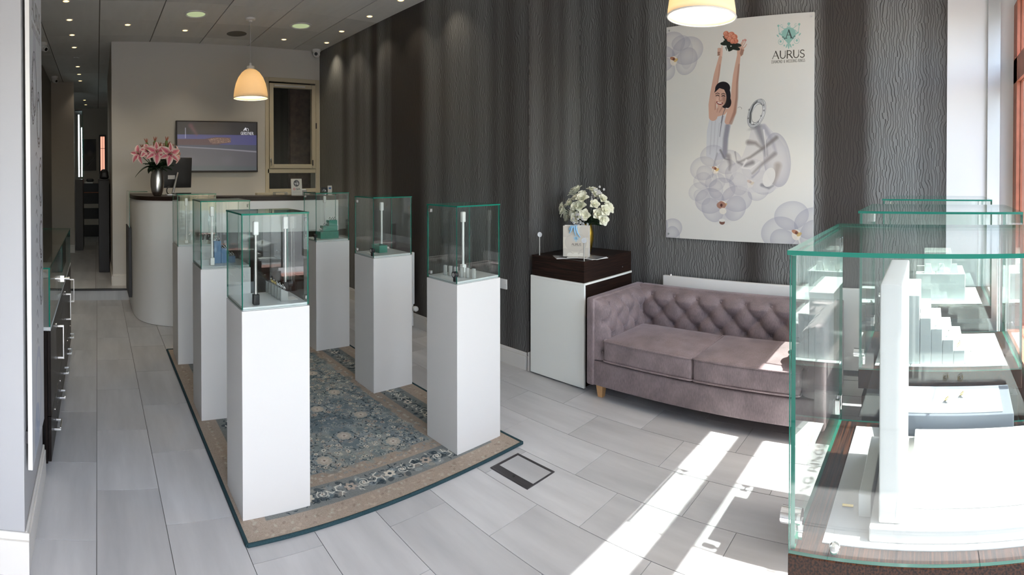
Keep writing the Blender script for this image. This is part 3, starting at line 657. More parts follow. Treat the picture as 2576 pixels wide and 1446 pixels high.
def screen_canvas():
    cv = Canvas(400, 240, (.22, .20, .22)); 
    cv.rect(0, 0, 400, 62, (.17, .155, .18)); cv.rect(0, 62, 400, 112, (.27, .27, .55)); cv.ell(180, 40, 120, 34, (.22, .19, .20), .8, soft=.8)
    cv.rect(0, 62, 42, 90, (.32, .33, .60)); cv.line([(40, 30), (40, 80)], 3, (.75, .75, .85), .9)
    cv.line([(66, 18), (95, 62)], 22, (.48, .26, .30), .8, 10, 14)
    cv.poly([(0, 84), (130, 84), (190, 74), (265, 76), (268, 100), (215, 108), (180, 122), (60, 118), (0, 112)], (.36, .22, .26)); cv.poly([(150, 84), (200, 76), (266, 78), (266, 100), (220, 104), (175, 108)], (.52, .36, .30))
    rr = random.Random(2)
    for i in range(150): cv.ell(rr.uniform(160, 264), rr.uniform(80, 102), 1.6, 1.2, rr.choice([(.80, .62, .50), (.34, .2, .18)]), .8)
    cv.poly([(0, 114), (400, 112), (400, 240), (0, 240)], (.27, .29, .37)); cv.poly([(0, 124), (400, 138), (400, 240), (0, 240)], (.34, .33, .37))
    cv.line([(0, 122), (200, 132), (400, 146)], 4, (.62, .60, .66), .8, 6, 4); cv.line([(0, 232), (160, 226), (400, 230)], 26, (.26, .34, .36), .6, 20, 10)
    for x in (60, 250): cv.ell(x, 190, 50, 40, (.40, .38, .43), .5, soft=.9)
    cv.poly([(330, 40), (343, 22), (352, 40), (346, 40), (342, 31), (337, 40)], (.92, .92, .95)); cv.line(arc(350, 35, 9, 8, 150, 400), 2.4, (.92, .92, .95))
    g_ = cv.a.mean(2, keepdims=True); cv.a = cv.a * .7 + g_ * .3
    text(cv, 'GERSTNER', 318, 46, 14, (.92, .92, .95), 2.6, 1.4, .06, w=66)
    return cv
def bag_canvas():
    cv = Canvas(220, 280, (.80, .78, .73))
    for x, y, r in ((20, 40, 70), (210, 40, 70), (110, 150, 95), (20, 260, 60), (200, 260, 70)): cv.ell(x, y, r, r * .9, (.70, .68, .65), .6, rim=.4)
    for x in (60, 110, 160): cv.ell(x, 268, 26, 24, (.86, .85, .81), .8)
    logo(cv, 112, 112, 26, (.56, .74, .84), (.3, .4, .48)); text(cv, 'AURUS', 72, 158, 20, (.35, .32, .30), 3.4, 1.8, .05, w=84); cv.line([(72, 186), (156, 186)], 2, (.55, .53, .50), .8)
    return cv
def gia_canvas():
    cv = Canvas(140, 200, (.80, .79, .75)); rr = random.Random(5)
    cv.ell(70, 55, 38, 40, (.22, .22, .23))
    for k in range(16):
        a = k * math.pi / 8; b = a + math.pi / 8
        cv.poly([(70, 55), (70 + 18 * math.cos(a), 55 + 19 * math.sin(a)), (70 + 36 * math.cos((a + b) / 2), 55 + 38 * math.sin((a + b) / 2)), (70 + 18 * math.cos(b), 55 + 19 * math.sin(b))], rr.choice([(.75, .75, .74), (.45, .45, .46), (.88, .88, .86), (.15, .15, .16)]))
    cv.ell(38, 125, 15, 15, (.75, .35, .33), 1, ringw=.3); cv.ell(38, 125, 7, 7, (.75, .35, .33), 1, ringw=.4)
    text(cv, 'GIA', 60, 114, 22, (.14, .14, .14), 4.5, 2.2, .08, w=54)
    for y in (158, 170): cv.line([(18, y), (122, y)], 3, (.5, .5, .5), .6)
    return cv
def diamond_card():
    cv = Canvas(120, 90, (.04, .05, .08)); rr = random.Random(8)
    cv.ell(58, 58, 42, 38, (.62, .64, .66)); 
    for k in range(14):
        a = k * math.pi / 7; cv.poly([(58, 58), (58 + 40 * math.cos(a), 58 + 36 * math.sin(a)), (58 + 40 * math.cos(a + .3), 58 + 36 * math.sin(a + .3))], rr.choice([(.08, .09, .12), (.85, .85, .86), (.4, .42, .45)]))
    return cv
def blue_card():
    cv = Canvas(80, 150, (.72, .72, .70)); cv.rect(16, 28, 64, 56, (.12, .28, .50)); cv.rect(16, 40, 64, 46, (.3, .45, .6)); return cv
def far_picture():
    cv = Canvas(120, 200, (.24, .21, .18))
    for x, y, r in ((60, 40, 60), (30, 70, 40), (90, 60, 40)): cv.ell(x, y, r, r, (.08, .08, .12), .8, soft=.7)
    cv.ell(60, 90, 40, 30, (.34, .31, .31), .7, soft=.8); cv.line([(40, 160), (80, 140), (105, 120)], 10, (.05, .05, .05), .9, 3)
    for k in range(4): cv.line([(50, 170 - k * 6), (100, 130 - k * 5)], 2, (.5, .48, .45), .5)
    return cv
def leaflet(k):
    cv = Canvas(100, 140, ((.62, .62, .62), (.30, .30, .31), (.78, .77, .74), (.45, .46, .48))[k]); rr = random.Random(k)
    for i in range(7): cv.ell(rr.uniform(5, 95), rr.uniform(10, 90), rr.uniform(8, 24), rr.uniform(6, 18), (rr.uniform(.2, .85),) * 3, .6, rr.random() * 3, soft=.4)
    for y in range(104, 132, 6): cv.line([(12, y), (88, y)], 1.6, (.2, .2, .2), .6)
    return cv
print_mat('poster_print', poster_canvas(), .35)
print_mat('ring_panel_print', ring_panel_canvas(), .2)
RUGW, RUGL = 1.62, 2.60
print_mat('rug_weave', rug_canvas(RUGW, RUGL), .95, bump=.5, spec=.1)
print_mat('screen_picture', screen_canvas(), .3, em=.38)
print_mat('bag_print', bag_canvas(), .5)
print_mat('gia_print', gia_canvas(), .5)
print_mat('diamond_card_print', diamond_card(), .4)
print_mat('blue_card_print', blue_card(), .4)
print_mat('far_picture_print', far_picture(), .5)
for k in range(4): print_mat('leaflet_print_%d' % k, leaflet(k), .35)
# ------------------------------------------------------------------ the room
CZ = 3.36            # ceiling height
BY = 7.0             # back wall
PX = 3.13            # dark pier face
AX = 3.80            # recess wall with the poster
FY = -.60            # shop window plane
TW, TL = .316, .632
floor = struct_root('floor')
def tile_mesh(w, l, name='tile', m='porcelain_tile', z1=0.0, t=.012, g=.0016):
    b = MB().box(g, w - g, g, l - g, z1 - t, z1)
    me = bpy.data.meshes.new(name); me.from_pydata(b.v, [], b.f); me.materials.append(MATS[m]); me.update(); return me
TM = {}
def lay_tile(x0, x1, y0, y1, parent, z=0.0, m='porcelain_tile'):
    k = (round(x1 - x0, 3), round(y1 - y0, 3), m)
    if k not in TM: TM[k] = tile_mesh(k[0], k[1], 'tile', m)
    o = bpy.data.objects.new('tile', TM[k]); o.location = (x0, y0, z); o.parent = parent; COL.objects.link(o)
off = {-1: .414, 0: .152, 1: .494, 2: .174, 3: .46, 4: .138, 5: .454, 6: .2, 7: .473, 8: .144, 9: .448, 10: .15, 11: .46}
for k in range(-4, 12):
    x0 = -.013 + TW * k; x1 = x0 + TW; o_ = off.get(k, .15 if k % 2 == 0 else .46)
    x1 = min(x1, AX)
    if x1 - x0 < .02: continue
    y = FY - .02
    ys = [y] + [o_ + TL * j for j in range(-1, 12) if FY < o_ + TL * j < 6.8] + [6.8]
    for a, b in zip(ys, ys[1:]):
        if b - a > .03 and not (x0 >= PX and a > 2.95): lay_tile(x0, x1, a, b, floor)
sbox('screed', 'grout', -1.3, AX, FY - .02, 6.8, -.05, -.004, parent=floor)
SZ = .14             # raised floor beyond the step
floor2 = struct_root('floor')
for i in range(-3, 3):
    for j in range(12):
        x0 = -.03 + .6 * i; y0 = 6.8 + .6 * j
        lay_tile(x0, x0 + .6, y0, y0 + .6, floor2, SZ)
sbox('screed', 'grout', -2, 2, 6.8, 14, 0, SZ - .004, parent=floor2)
step = struct_root('trim_1')
sbox('riser', 'porcelain_tile', -.86, .42, 6.775, 6.799, 0, SZ - .02, parent=step)
sbox('nosing', 'black_plastic', -.86, .42, 6.768, 6.81, SZ - .018, SZ + .003, parent=step)

ceil_ = struct_root('ceiling')
PM = {}
def ceil_panel(x0, x1, y0, y1):
    k = (round(x1 - x0, 3), round(y1 - y0, 3))
    if k not in PM:
        b = MB().box(.006, k[0] - .006, .0015, k[1] - .0015, 0, .015)
        me = bpy.data.meshes.new('panel'); me.from_pydata(b.v, [], b.f); me.materials.append(MATS['ceiling_tile']); me.update(); PM[k] = me
    o = bpy.data.objects.new('panel', PM[k]); o.location = (x0, y0, CZ); o.parent = ceil_; COL.objects.link(o)
xs = [-1.3, -.63, .04, .71, 1.38, 2.05, 2.72, 3.39, AX + .1]
ys = [FY - .07] + [.0 + .67 * k for k in range(0, 10)] + [6.69, BY + .05]
for a, b in zip(xs, xs[1:]):
    for c, d in zip(ys, ys[1:]):
        if a > PX and c > 3.0: continue
        ceil_panel(a, b, c, d)
for j in range(10):
    for a, b in ((-1.3, -.63), (-.63, .04), (.04, .71)): ceil_panel(a, b, BY + .05 + .7 * j, BY + .05 + .7 * (j + 1))
sbox('grid_backing', 'ceiling_grid', -2, AX + .1, FY - .07, 14.2, CZ + .012, CZ + .05, parent=ceil_)

# back wall with a window opening
wb = struct_root('wall_back')
WX0, WX1, WZ0, WZ1 = 2.33, 3.06, 1.36, 2.95
for b in ((.2, WX0, BY, BY + .18, SZ - .1, CZ), (WX0, WX1, BY, BY + .18, 0, WZ0), (WX0, WX1, BY, BY + .18, WZ1, CZ), (WX1, PX + .02, BY, BY + .18, 0, CZ)): sbox('section', 'plaster', *b, parent=wb)
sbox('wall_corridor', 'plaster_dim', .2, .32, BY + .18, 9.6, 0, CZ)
wr = struct_root('wall_right')
sbox('pier', 'wallpaper', PX, AX + .15, 2.95, BY + .2, 0, CZ, parent=wr)
sbox('recess', 'wallpaper', AX, AX + .15, -.12, 2.95, 0, CZ, parent=wr)
sbox('window_return', 'white_paint', AX - .004, AX + .15, FY, -.12, 0, CZ, parent=wr)
sbox('wall_left', 'grey_wall', -.98, -.86, 2.1, 10, 0, CZ)
sbox('wall_lobby', 'plaster', -1.4, -1.3, FY, 2.1, 0, CZ)  # unseen; set far to the left so that more daylight gets in
pil = struct_root('wall_pilaster')
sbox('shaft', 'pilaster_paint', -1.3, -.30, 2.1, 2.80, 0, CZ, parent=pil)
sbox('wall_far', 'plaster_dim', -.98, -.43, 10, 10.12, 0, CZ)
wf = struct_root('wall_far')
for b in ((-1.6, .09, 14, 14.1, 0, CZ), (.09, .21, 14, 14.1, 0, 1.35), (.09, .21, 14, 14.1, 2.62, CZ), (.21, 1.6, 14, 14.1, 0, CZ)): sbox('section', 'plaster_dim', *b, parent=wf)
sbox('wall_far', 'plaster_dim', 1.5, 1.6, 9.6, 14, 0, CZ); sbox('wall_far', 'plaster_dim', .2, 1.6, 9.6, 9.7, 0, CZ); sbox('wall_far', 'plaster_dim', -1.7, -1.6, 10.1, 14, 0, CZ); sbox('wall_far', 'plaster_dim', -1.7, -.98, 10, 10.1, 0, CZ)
# skirtings
def skirting(name, ax, fixed, a, b, side, z0=0, h=.14):
    o = struct_root(name)
    def bx(t, z_0, z_1):
        lo, hi = sorted((fixed, fixed + side * t))
        return MB().box(*((lo, hi, a, b) if ax == 'x' else (a, b, lo, hi)), z_0, z_1)
    build(bx(.018, z0, z0 + h - .03), 'board', 'gloss_skirting', o); build(bx(.011, z0 + h - .03, z0 + h), 'moulding', 'gloss_skirting', o, bevel=.004)
skirting('baseboard_right', 'x', PX, 2.97, 6.7, -1); skirting('baseboard_right', 'y', 2.95, PX - .018, AX, -1, 0, .15)
skirting('baseboard_right', 'x', AX, -.58, 2.93, -1)
skirting('baseboard_back', 'y', BY, .2, 2.3, -1, SZ, .15); skirting('baseboard_corridor', 'x', .2, BY, 9.6, -1, SZ, .15)
skirting('baseboard_far', 'y', 10, -.86, -.43, -1, SZ, .15)
skirting('baseboard_pilaster', 'y', 2.1, -1.3, -.28, -1, 0, .17); skirting('baseboard_pilaster', 'x', -.30, 2.1, 2.80, 1, 0, .17)

# casement window in the back wall
w1 = struct_root('window_1')
def frame(parent, name, x0, x1, z0, z1, t, y0, y1, m='cream_paint', bevel=.004):
    b = MB().box(x0, x0 + t, y0, y1, z0, z1).box(x1 - t, x1, y0, y1, z0, z1).box(x0 + t, x1 - t, y0, y1, z0, z0 + t).box(x0 + t, x1 - t, y0, y1, z1 - t, z1)
    return build(b, name, m, parent, bevel=bevel)
frame(w1, 'frame', WX0 - .03, WX1 + .06, WZ0 - .02, WZ1, .055, BY - .012, BY + .06)
frame(w1, 'sash', WX0 + .03, WX1 - .0, 1.68, 2.87, .06, BY - .02, BY + .05)
sbox('transom', 'cream_paint', WX0, WX1, BY - .012, BY + .06, 1.615, 1.675, parent=w1, bevel=.004)
sbox('sill', 'cream_paint', WX0 - .18, WX1 + .1, BY - .10, BY + .06, WZ0 - .05, WZ0 - .015, parent=w1, bevel=.006)
sbox('trickle_vent', 'aluminium', WX0 + .10, WX0 + .56, BY - .032, BY - .02, 2.825, 2.845, parent=w1)
build(MB().tube([(WX0 + .045, BY - .03, 1.72), (WX0 + .04, BY - .06, 1.73), (WX0 + .03, BY - .06, 1.82)], .009, 8), 'handle', 'chrome', w1, smooth=60)
build(MB().box(WX1 - .06, WX1 - .045, BY - .03, BY - .02, 1.72, 1.80).box(WX1 - .005, WX1 + .012, BY - .028, BY - .012, 2.25, 2.33), 'hinge', 'dark_frame', w1)
build(MB().pane(WX0 + .08, WX1 - .05, BY + .012, BY + .018, 1.73, 2.82), 'pane', ['sheet_glass', 'glass_edge'], w1); build(MB().pane(WX0 + .02, WX1 - .01, BY + .012, BY + .018, 1.385, 1.62), 'pane', ['sheet_glass', 'glass_edge'], w1)
sbox('wall_yard', 'brick', 3.02, 3.5, 7.9, 8.0, .8, 3.4); sbox('wall_yard', 'dark_void', 1.6, 3.5, 8.6, 8.7, .8, 3.4); sbox('wall_yard', 'dark_void', 1.6, 3.6, BY + .18, 8.7, 3.36, 3.45)  # dark_void boxes: near-black sheets painting the unlit space behind the window
sbox('wall_yard', 'dark_void', 1.5, 1.6, BY + .18, 8.7, 0, 3.4); sbox('wall_yard', 'dark_void', 3.5, 3.6, BY + .18, 8.7, 0, 3.4)  # near-black sides of the same unlit space
# small lit window of the far room
w2 = struct_root('window_2')
frame(w2, 'frame', .06, .24, 1.33, 2.66, .035, 13.96, 14.02, 'dark_frame'); build(MB().quad((.09, 14.08, 1.36), (.21, 14.08, 1.36), (.21, 14.08, 2.62), (.09, 14.08, 2.62)), 'daylight_blind', 'orange_dusk', w2)
build(MB().box(.148, .156, 13.99, 14.01, 1.36, 2.62).box(.09, .21, 13.99, 14.01, 2.3, 2.31).box(.09, .21, 13.99, 14.01, 1.6, 1.61), 'glazing_bar', 'dark_frame', w2)
# shop window, its transom and posts
w3 = struct_root('window_3')
sbox('wall_front', 'white_paint', -1.4, AX + .15, FY - .12, FY, 2.83, CZ + .05)
sbox('wall_front', 'white_paint', -1.4, -.62, FY - .12, FY, 0, 2.83)  # unseen; added to half block the entrance and cut its daylight
sbox('wall_front', 'white_paint', -.62, .86, FY - .12, FY, 2.43, 2.83)  # unseen header, added to keep daylight off the pilaster and first pedestal
sbox('transom', 'red_wood', .9, AX, FY - .05, FY, 2.26, 2.43, parent=w3)
sbox('post', 'red_wood', AX - .15, AX, FY - .07, FY + .0, .55, 2.83, parent=w3)
sbox('post', 'red_wood', .86, .93, FY - .05, FY, 0, 2.83, parent=w3); sbox('channel', 'aluminium', AX - .03, AX - .004, FY + .10, FY + .19, 0, CZ, parent=w3)
sbox('stall_riser', 'red_wood', .93, AX, FY - .10, FY, 0, .5, parent=w3); sbox('sill', 'red_wood', .93, AX, FY - .12, FY + .06, .5, .53, parent=w3)
build(MB().pane(.93, AX - .15, FY - .03, FY - .022, .53, 2.26), 'pane', ['shop_window_glass', 'glass_edge'], w3); build(MB().pane(.93, AX - .15, FY - .03, FY - .022, 2.43, 2.83), 'pane', ['shop_window_glass', 'glass_edge'], w3)
# vinyl lettering on the glass (its shadow falls on the floor), read from the street
def letters3d(txt, x0, z0, h, y, w):
    b = MB(); k = w / text_w(txt, h); x = x0
    for c in txt:
        wd_, st = GL[c]
        for wt, pts in st:
            q = [(x + px * h * k, z0 + h - py * h) for px, py in pts]; t = h * (.05 + .07 * wt)
            for (ax, az), (bx, bz) in zip(q, q[1:]):
                d = Vector((bx - ax, bz - az)); 
                if d.length < 1e-6: continue
                nn = Vector((-d.y, d.x)).normalized() * t; e = d.normalized() * t * .6
                P = [(ax - e.x + nn.x, az - e.y + nn.y), (ax - e.x - nn.x, az - e.y - nn.y), (bx + e.x - nn.x, bz + e.y - nn.y), (bx + e.x + nn.x, bz + e.y + nn.y)]
                b.hexa([(p[0], y, p[1]) for p in P], [(p[0], y + .001, p[1]) for p in P])
        x += (wd_ + .1) * h * k
    return b
build(letters3d('DIAMOND & WEDDING RINGS', 1.60, 1.705, .062, FY - .021, 1.47), 'lettering', 'black_plastic', w3)
# street
sbox('pavement', 'pavement', -14, 16, -4.0, FY - .05, -.14, -.03); sbox('road', 'road', -30, 30, -16, -4.0, -.2, -.12)
sbox('pavement', 'pavement', -14, 16, FY - .06, FY + .0, -.14, -.02)
# ------------------------------------------------------------------ display pedestals on the rug
GLASS = ['sheet_glass', 'glass_edge']
PW, PD = .335, .292
rug = thing('patterned_rug', 'blue and beige floral patterned rug under the white display pedestals', 'rug', (.62, 2.165, 0))
RX0, RY0 = .625, 2.17
b = MB(); b.quad((RX0 + .008, RY0 + .008, .0112), (RX0 + RUGW - .008, RY0 + .008, .0112), (RX0 + RUGW - .008, RY0 + RUGL - .008, .0112), (RX0 + .008, RY0 + RUGL - .008, .0112))
build(b, 'pile', 'rug_weave', rug)
build(MB().box(RX0 + .004, RX0 + RUGW - .004, RY0 + .004, RY0 + RUGL - .004, .001, .0108), 'backing', 'teal_binding', rug)
b = MB(); c = [(RX0, RY0), (RX0 + RUGW, RY0), (RX0 + RUGW, RY0 + RUGL), (RX0, RY0 + RUGL)]
for i in range(4): b.tube([(*c[i], .008), (*c[(i + 1) % 4], .008)], .009, 8)
build(b, 'binding', 'teal_binding', rug, smooth=60)
RUGZ = .0112
PEDS = [  # x, y, body height, glass height, door side, label tail
    (.648, 2.325, .985, 1.42, 'R', 'and slanted ring stands, at the front rug corner'),
    (.658, 3.34, 1.00, 1.43, 'R', 'and blue stepped blocks, middle of the aisle row'),
    (.664, 4.37, 1.01, 1.438, 'R', 'and small ring stands, before the curved counter end'),
    (1.90, 4.34, 1.00, 1.43, 'L', 'and green stepped blocks, farthest along the dark wallpaper'),
    (1.90, 3.31, 1.00, 1.43, 'L', 'and a small green glass box, beside the slatted radiator'),
    (1.868, 2.315, .985, 1.418, 'L', 'and short clear cylinders, beside the floor box')]
def rod(parent, x, y, z0, z1, cap, m='aluminium', base=.05, basem=None):
    o = build(MB().cyl((x, y, z0 + .03), (x, y, z1 - .05), .0075, 12), 'light_rod', m, parent, smooth=60)
    build(MB().round_box(x - .013, x + .013, y - .013, y + .013, z1 - .065, z1, .006), 'cap', cap, o, smooth=60); build(MB().round_box(x - .015, x + .015, y - .015, y + .015, z0, z0 + base, .005), 'foot', basem or cap, o, smooth=60)
for i, (x, y, h, g, side, tail) in enumerate(PEDS):
    t = thing('display_pedestal', 'white pedestal with glass case ' + tail, 'pedestal', (x, y, RUGZ), 'white display pedestals on the rug')
    x1, y1 = x + PW, y + PD
    build(MB().box(x, x1, y, y1, RUGZ, h - .012), 'column', 'white_lacquer', t, bevel=.002)
    build(MB().box(x + .008, x1 - .008, y + .008, y1 - .008, h - .012, h + .004), 'deck', 'white_deck', t, bevel=.002)
    th = .006; zb = h - .006; zt = g - .008
    build(MB().pane(x + .002, x1 - .002, y + .002, y + .002 + th, zb, zt), 'pane', GLASS, t); build(MB().pane(x + .002, x1 - .002, y1 - .002 - th, y1 - .002, zb, zt), 'pane', GLASS, t)
    L = MB().pane(x + .002, x + .002 + th, y + .009, y1 - .009, zb, zt); Rr = MB().pane(x1 - .002 - th, x1 - .002, y + .009, y1 - .009, zb, zt)
    lo = build(L, 'door' if side == 'L' else 'pane', GLASS, t); ro = build(Rr, 'door' if side == 'R' else 'pane', GLASS, t)
    build(MB().pane(x, x1, y, y1, zt, g), 'glass_top', GLASS, t)
    door = lo if side == 'L' else ro; dx = x + .002 if side == 'L' else x1 - .002; s = -1 if side == 'L' else 1
    hy = y1 - .03 if side == 'L' else y + .03; ly = y + .02 if side == 'L' else y1 - .03
    for hz in (zb + .03, zt - .03):
        build(MB().box(dx - .008 - s * .003, dx + .008 - s * .003, hy - .013, hy + .013, hz - .010, hz + .010), 'hinge', 'disc_metal', door, bevel=.003)
    build(MB().cyl((dx - s * .012, ly, h + .045), (dx + s * .012, ly, h + .045), .018, 18).box(dx - .006, dx + .006, ly - .01, ly + .01, h + .004, h + .03), 'lock', 'black_plastic', door, smooth=40)
    build(MB().cyl((dx + s * .012, ly, h + .045), (dx + s * .0135, ly, h + .045), .012, 14), 'lock_face', 'chrome', door)
    if i == 0: rod(t, .73, 2.372, h + .004, 1.38, 'white_plastic', 'brushed_steel', .05, 'black_plastic'); rod(t, .958, 2.588, h + .004, 1.38, 'white_plastic', 'brushed_steel', .05, 'black_plastic')
    if i == 1: rod(t, .747, 3.40, h + .004, 1.39, 'white_plastic', 'white_plastic')
    if i == 2: rod(t, .754, 4.45, h + .004, 1.399, 'white_plastic', 'white_plastic', .03)
    if i == 3: rod(t, 2.10, 4.59, h + .004, 1.39, 'white_plastic', 'white_plastic')
    if i == 4: rod(t, 2.10, 3.53, h + .004, 1.38, 'white_plastic', 'white_plastic')
    if i == 5: rod(t, 2.09, 2.53, h + .004, 1.365, 'white_plastic', 'white_plastic')
ORD = ['first', 'second', 'third', 'fourth', 'fifth', 'sixth', 'seventh']
def ring_mesh(c, r, m, tilt=(0, 1, .6), stone=True):
    b = MB(); ax = Vector(tilt).normalized(); P = b.ring(c, ax, r, 20); b.tube(P + [P[0], P[1]], .0022, 8, 0, False)
    top = max(P, key=lambda p: p.z)
    if stone: b.lathe([(0, -.005), (.005, .001), (.003, .004), (0, .004)], top + Vector((0, 0, .004)), 10, 1)
    return b
def ring_on(c, where, metal='ring_silver', tilt=(0, 1, .6), group=None):
    o = build(ring_mesh(c, .0105, metal, tilt), 'ring', [metal, 'chrome'], None, smooth=60)
    return tag(o, where, 'ring', group)
# nearest case: seven slanted clear stands with rings, running from back to front
h = .985 + .004
for k in range(6):
    yy = 2.60 - .041 * k; xx = .868 + .001 * k; w = .0125
    o = build(MB().hexa([(xx - w, yy - .008, h), (xx + w * 2, yy - .008, h), (xx + w * 2, yy + .008, h), (xx - w, yy + .008, h)],
                        [(xx - w, yy - .008, h + .060), (xx + w * 2, yy - .008, h + .044), (xx + w * 2, yy + .008, h + .044), (xx - w, yy + .008, h + .060)]), 'ring_stand', 'clear_acrylic', bevel=.001)
    tag(o, 'clear slanted ring stand, %s from the back in the nearest glass case' % ORD[k], 'ring stand', 'clear ring stands in the nearest case')
    if k: ring_on((xx + .006, yy, h + .0645), '%s ring, %s from the back in the row in the nearest glass case' % ('gold' if k < 3 else 'silver', ORD[k]), 'ring_gold' if k < 3 else 'ring_silver', (.9, .1, .55), 'rings on the slanted stands')
card = tag(build(MB().box(.90, .955, 2.40, 2.47, h, h + .0006), 'price_card', 'paper'), 'flat white price card beside the slanted ring stands', 'card')
# blue steps
h = 1.004
for k, (x0, x1_, z1) in enumerate(((.775, .822, .150), (.824, .871, .098), (.873, .92, .044))):
    o = tag(build(MB().box(x0, x1_, 3.46, 3.51, h, h + z1), 'step_block', 'blue_acrylic', bevel=.001), '%s blue translucent block of the stepped display' % ('tall', 'medium', 'low')[k], 'display block', 'blue blocks in the middle aisle case')
    for q in (-.008, .010): ring_on(((x0 + x1_) / 2 + q, 3.48, h + z1 + .0105), 'silver ring on the %s blue block, %s of the pair' % (('tall', 'medium', 'low')[k], 'left' if q < 0 else 'right'), 'ring_silver', (.7, .5, .5), 'rings on the blue blocks')
# third case
h = 1.014
for k in range(4):
    xx = .785 + .045 * k; z1 = (.062, .045, .045, .05)[k]
    o = tag(build(MB().box(xx, xx + .018, 4.50, 4.518, h, h + z1), 'ring_stand', 'clear_acrylic', bevel=.001), 'short clear ring stand, %s from the aisle in the case by the counter end' % ORD[k], 'ring stand', 'clear ring stands in the case by the counter')
    ring_on((xx + .009, 4.509, h + z1 + .011), 'silver ring on the %s clear stand of the case by the counter end' % ORD[k], 'ring_silver', (.6, .6, .5), 'rings in the case by the counter')
# green steps
h = 1.004
for k, (x0, x1_, y0, y1, z0, z1) in enumerate(((1.985, 2.17, 4.43, 4.52, 0, .065), (2.02, 2.17, 4.45, 4.52, .0655, .115), (2.085, 2.17, 4.46, 4.52, .1155, .165))):
    tag(build(MB().box(x0, x1_, y0, y1, h + z0, h + z1), 'step_block', 'green_acrylic', bevel=.001), '%s green translucent block of the stacked steps' % ('bottom', 'middle', 'top')[k], 'display block', 'green blocks in the farthest case')
for k, (x, z) in enumerate(((2.00, .065), (2.012, .065), (2.045, .115), (2.068, .115), (2.10, .165), (2.125, .165), (2.15, .165))):
    ring_on((x, 4.47, h + z + .0115), 'silver ring on the green steps, %s from the left' % ORD[k], 'ring_silver', (.8, .5, .4), 'rings on the green steps')
# small green glass box
t = thing('glass_box', 'small open green glass box in the case by the towel radiator', 'box', (2.02, 3.43, h))
for bb in ((2.02, 2.026, 3.43, 3.55, h, h + .055), (2.084, 2.09, 3.43, 3.55, h, h + .055), (2.026, 2.084, 3.43, 3.436, h, h + .055), (2.026, 2.084, 3.544, 3.55, h, h + .055)): build(MB().box(*bb), 'side', 'green_acrylic', t)
build(MB().box(2.026, 2.084, 3.436, 3.544, h, h + .006), 'base', 'green_acrylic', t)
tag(build(MB().box(1.95, 1.99, 3.40, 3.50, h, h + .0006), 'price_card', 'paper'), 'printed white card lying beside the green glass box', 'card')
# short cylinders
h = .989
for k, (x, y) in enumerate(((1.955, 2.535), (1.965, 2.498), (1.975, 2.458), (1.985, 2.415), (1.998, 2.378), (2.012, 2.338))):
    tag(build(MB().lathe([(0, 0), (.0125, 0), (.0125, .055), (.0115, .058), (.007, .058), (.006, .05), (0, .05)], (x, y, h), 20), 'ring_stand', 'clear_acrylic', smooth=40), 'short clear cylinder, %s from the back in the case by the floor box' % ORD[k], 'ring stand', 'clear cylinders in the corner case')

# ------------------------------------------------------------------ floor box
t = thing('floor_box', 'square floor socket box with dark frame and tile lid near rug corner', 'floor box', (1.935, 1.835, 0))
build(MB().box(1.935, 1.95, 1.835, 2.112, .0003, .005).box(2.132, 2.148, 1.835, 2.112, .0003, .005).box(1.95, 2.132, 2.096, 2.112, .0003, .005).box(1.95, 2.132, 1.835, 1.843, .0003, .005), 'frame', 'dark_frame', t)
build(MB().box(1.9505, 1.988, 1.844, 2.0955, .0003, .0045), 'cable_flap', 'dark_frame', t, bevel=.001); build(MB().box(1.9885, 2.1315, 1.844, 2.0955, .0003, .004), 'lid', 'porcelain_tile', t); build(MB().cyl((1.968, 1.965, .0045), (1.968, 1.965, .006), .008, 12), 'lift_ring', 'black_plastic', t)

# ------------------------------------------------------------------ sofa
SX0, SX1, SY0, SY1 = 3.02, 3.715, .60, 2.285
t = thing('chesterfield_sofa', 'mauve grey two-seat sofa with buttoned back below the bride poster', 'sofa', (SX0, SY0, 0))
V = 'mauve_velvet'
build(MB().round_box(SX0 + .008, SX1, SY0 + .004, SY1 - .004, .098, .272, .012), 'base', V, t, smooth=50)
for s, ya, yb in ((1, SY0, SY0 + .065), (-1, SY1 - .065, SY1)):
    build(MB().round_box(SX0, SX1, ya, yb, .095, .715, .014), 'arm', V, t, smooth=50)
build(MB().round_box(SX1 - .07, SX1, SY0 + .066, SY1 - .066, .27, .715, .014), 'backrest', V, t, smooth=50)
def tufted(L, Hh, D, nx, ny, first=.5):
    """pillowed pad: u along, v up, returns fn(u,v)->(along, up, out) and the button list; rows of buttons staggered"""
    px, py = L / nx, Hh / ny
    btn = []
    for r in range(ny):
        for k in range(-1, nx + 1):
            a = (k + (.5 if r % 2 else .0) + .25) * px; bq = (r + .5) * py
            if .03 < a < L - .03: btn.append((a, bq))
    def f(u, v):
        a, c = u * L, v * Hh
        p = (a / px - .25) ; q = (c / py - .5)
        e1 = abs(math.sin(math.pi * (p + q * .5))); e2 = abs(math.sin(math.pi * (p - q * .5)))
        pu = (e1 ** .42) * (e2 ** .42)
        edge = min(1, min(u, 1 - u) * L / .05) ** .5 * min(1, min(v * 1.0 + .25, (1 - v) + .0) * Hh / .07 + .0) ** .5
        dm = min(math.hypot(a - x, c - y) for x, y in btn)
        dip = math.exp(-(dm / .028) ** 2) * .55
        return a, c, D * max(0, edge) * (.74 + .26 * pu - .5 * dip)
    return f, btn
ARMY = .075
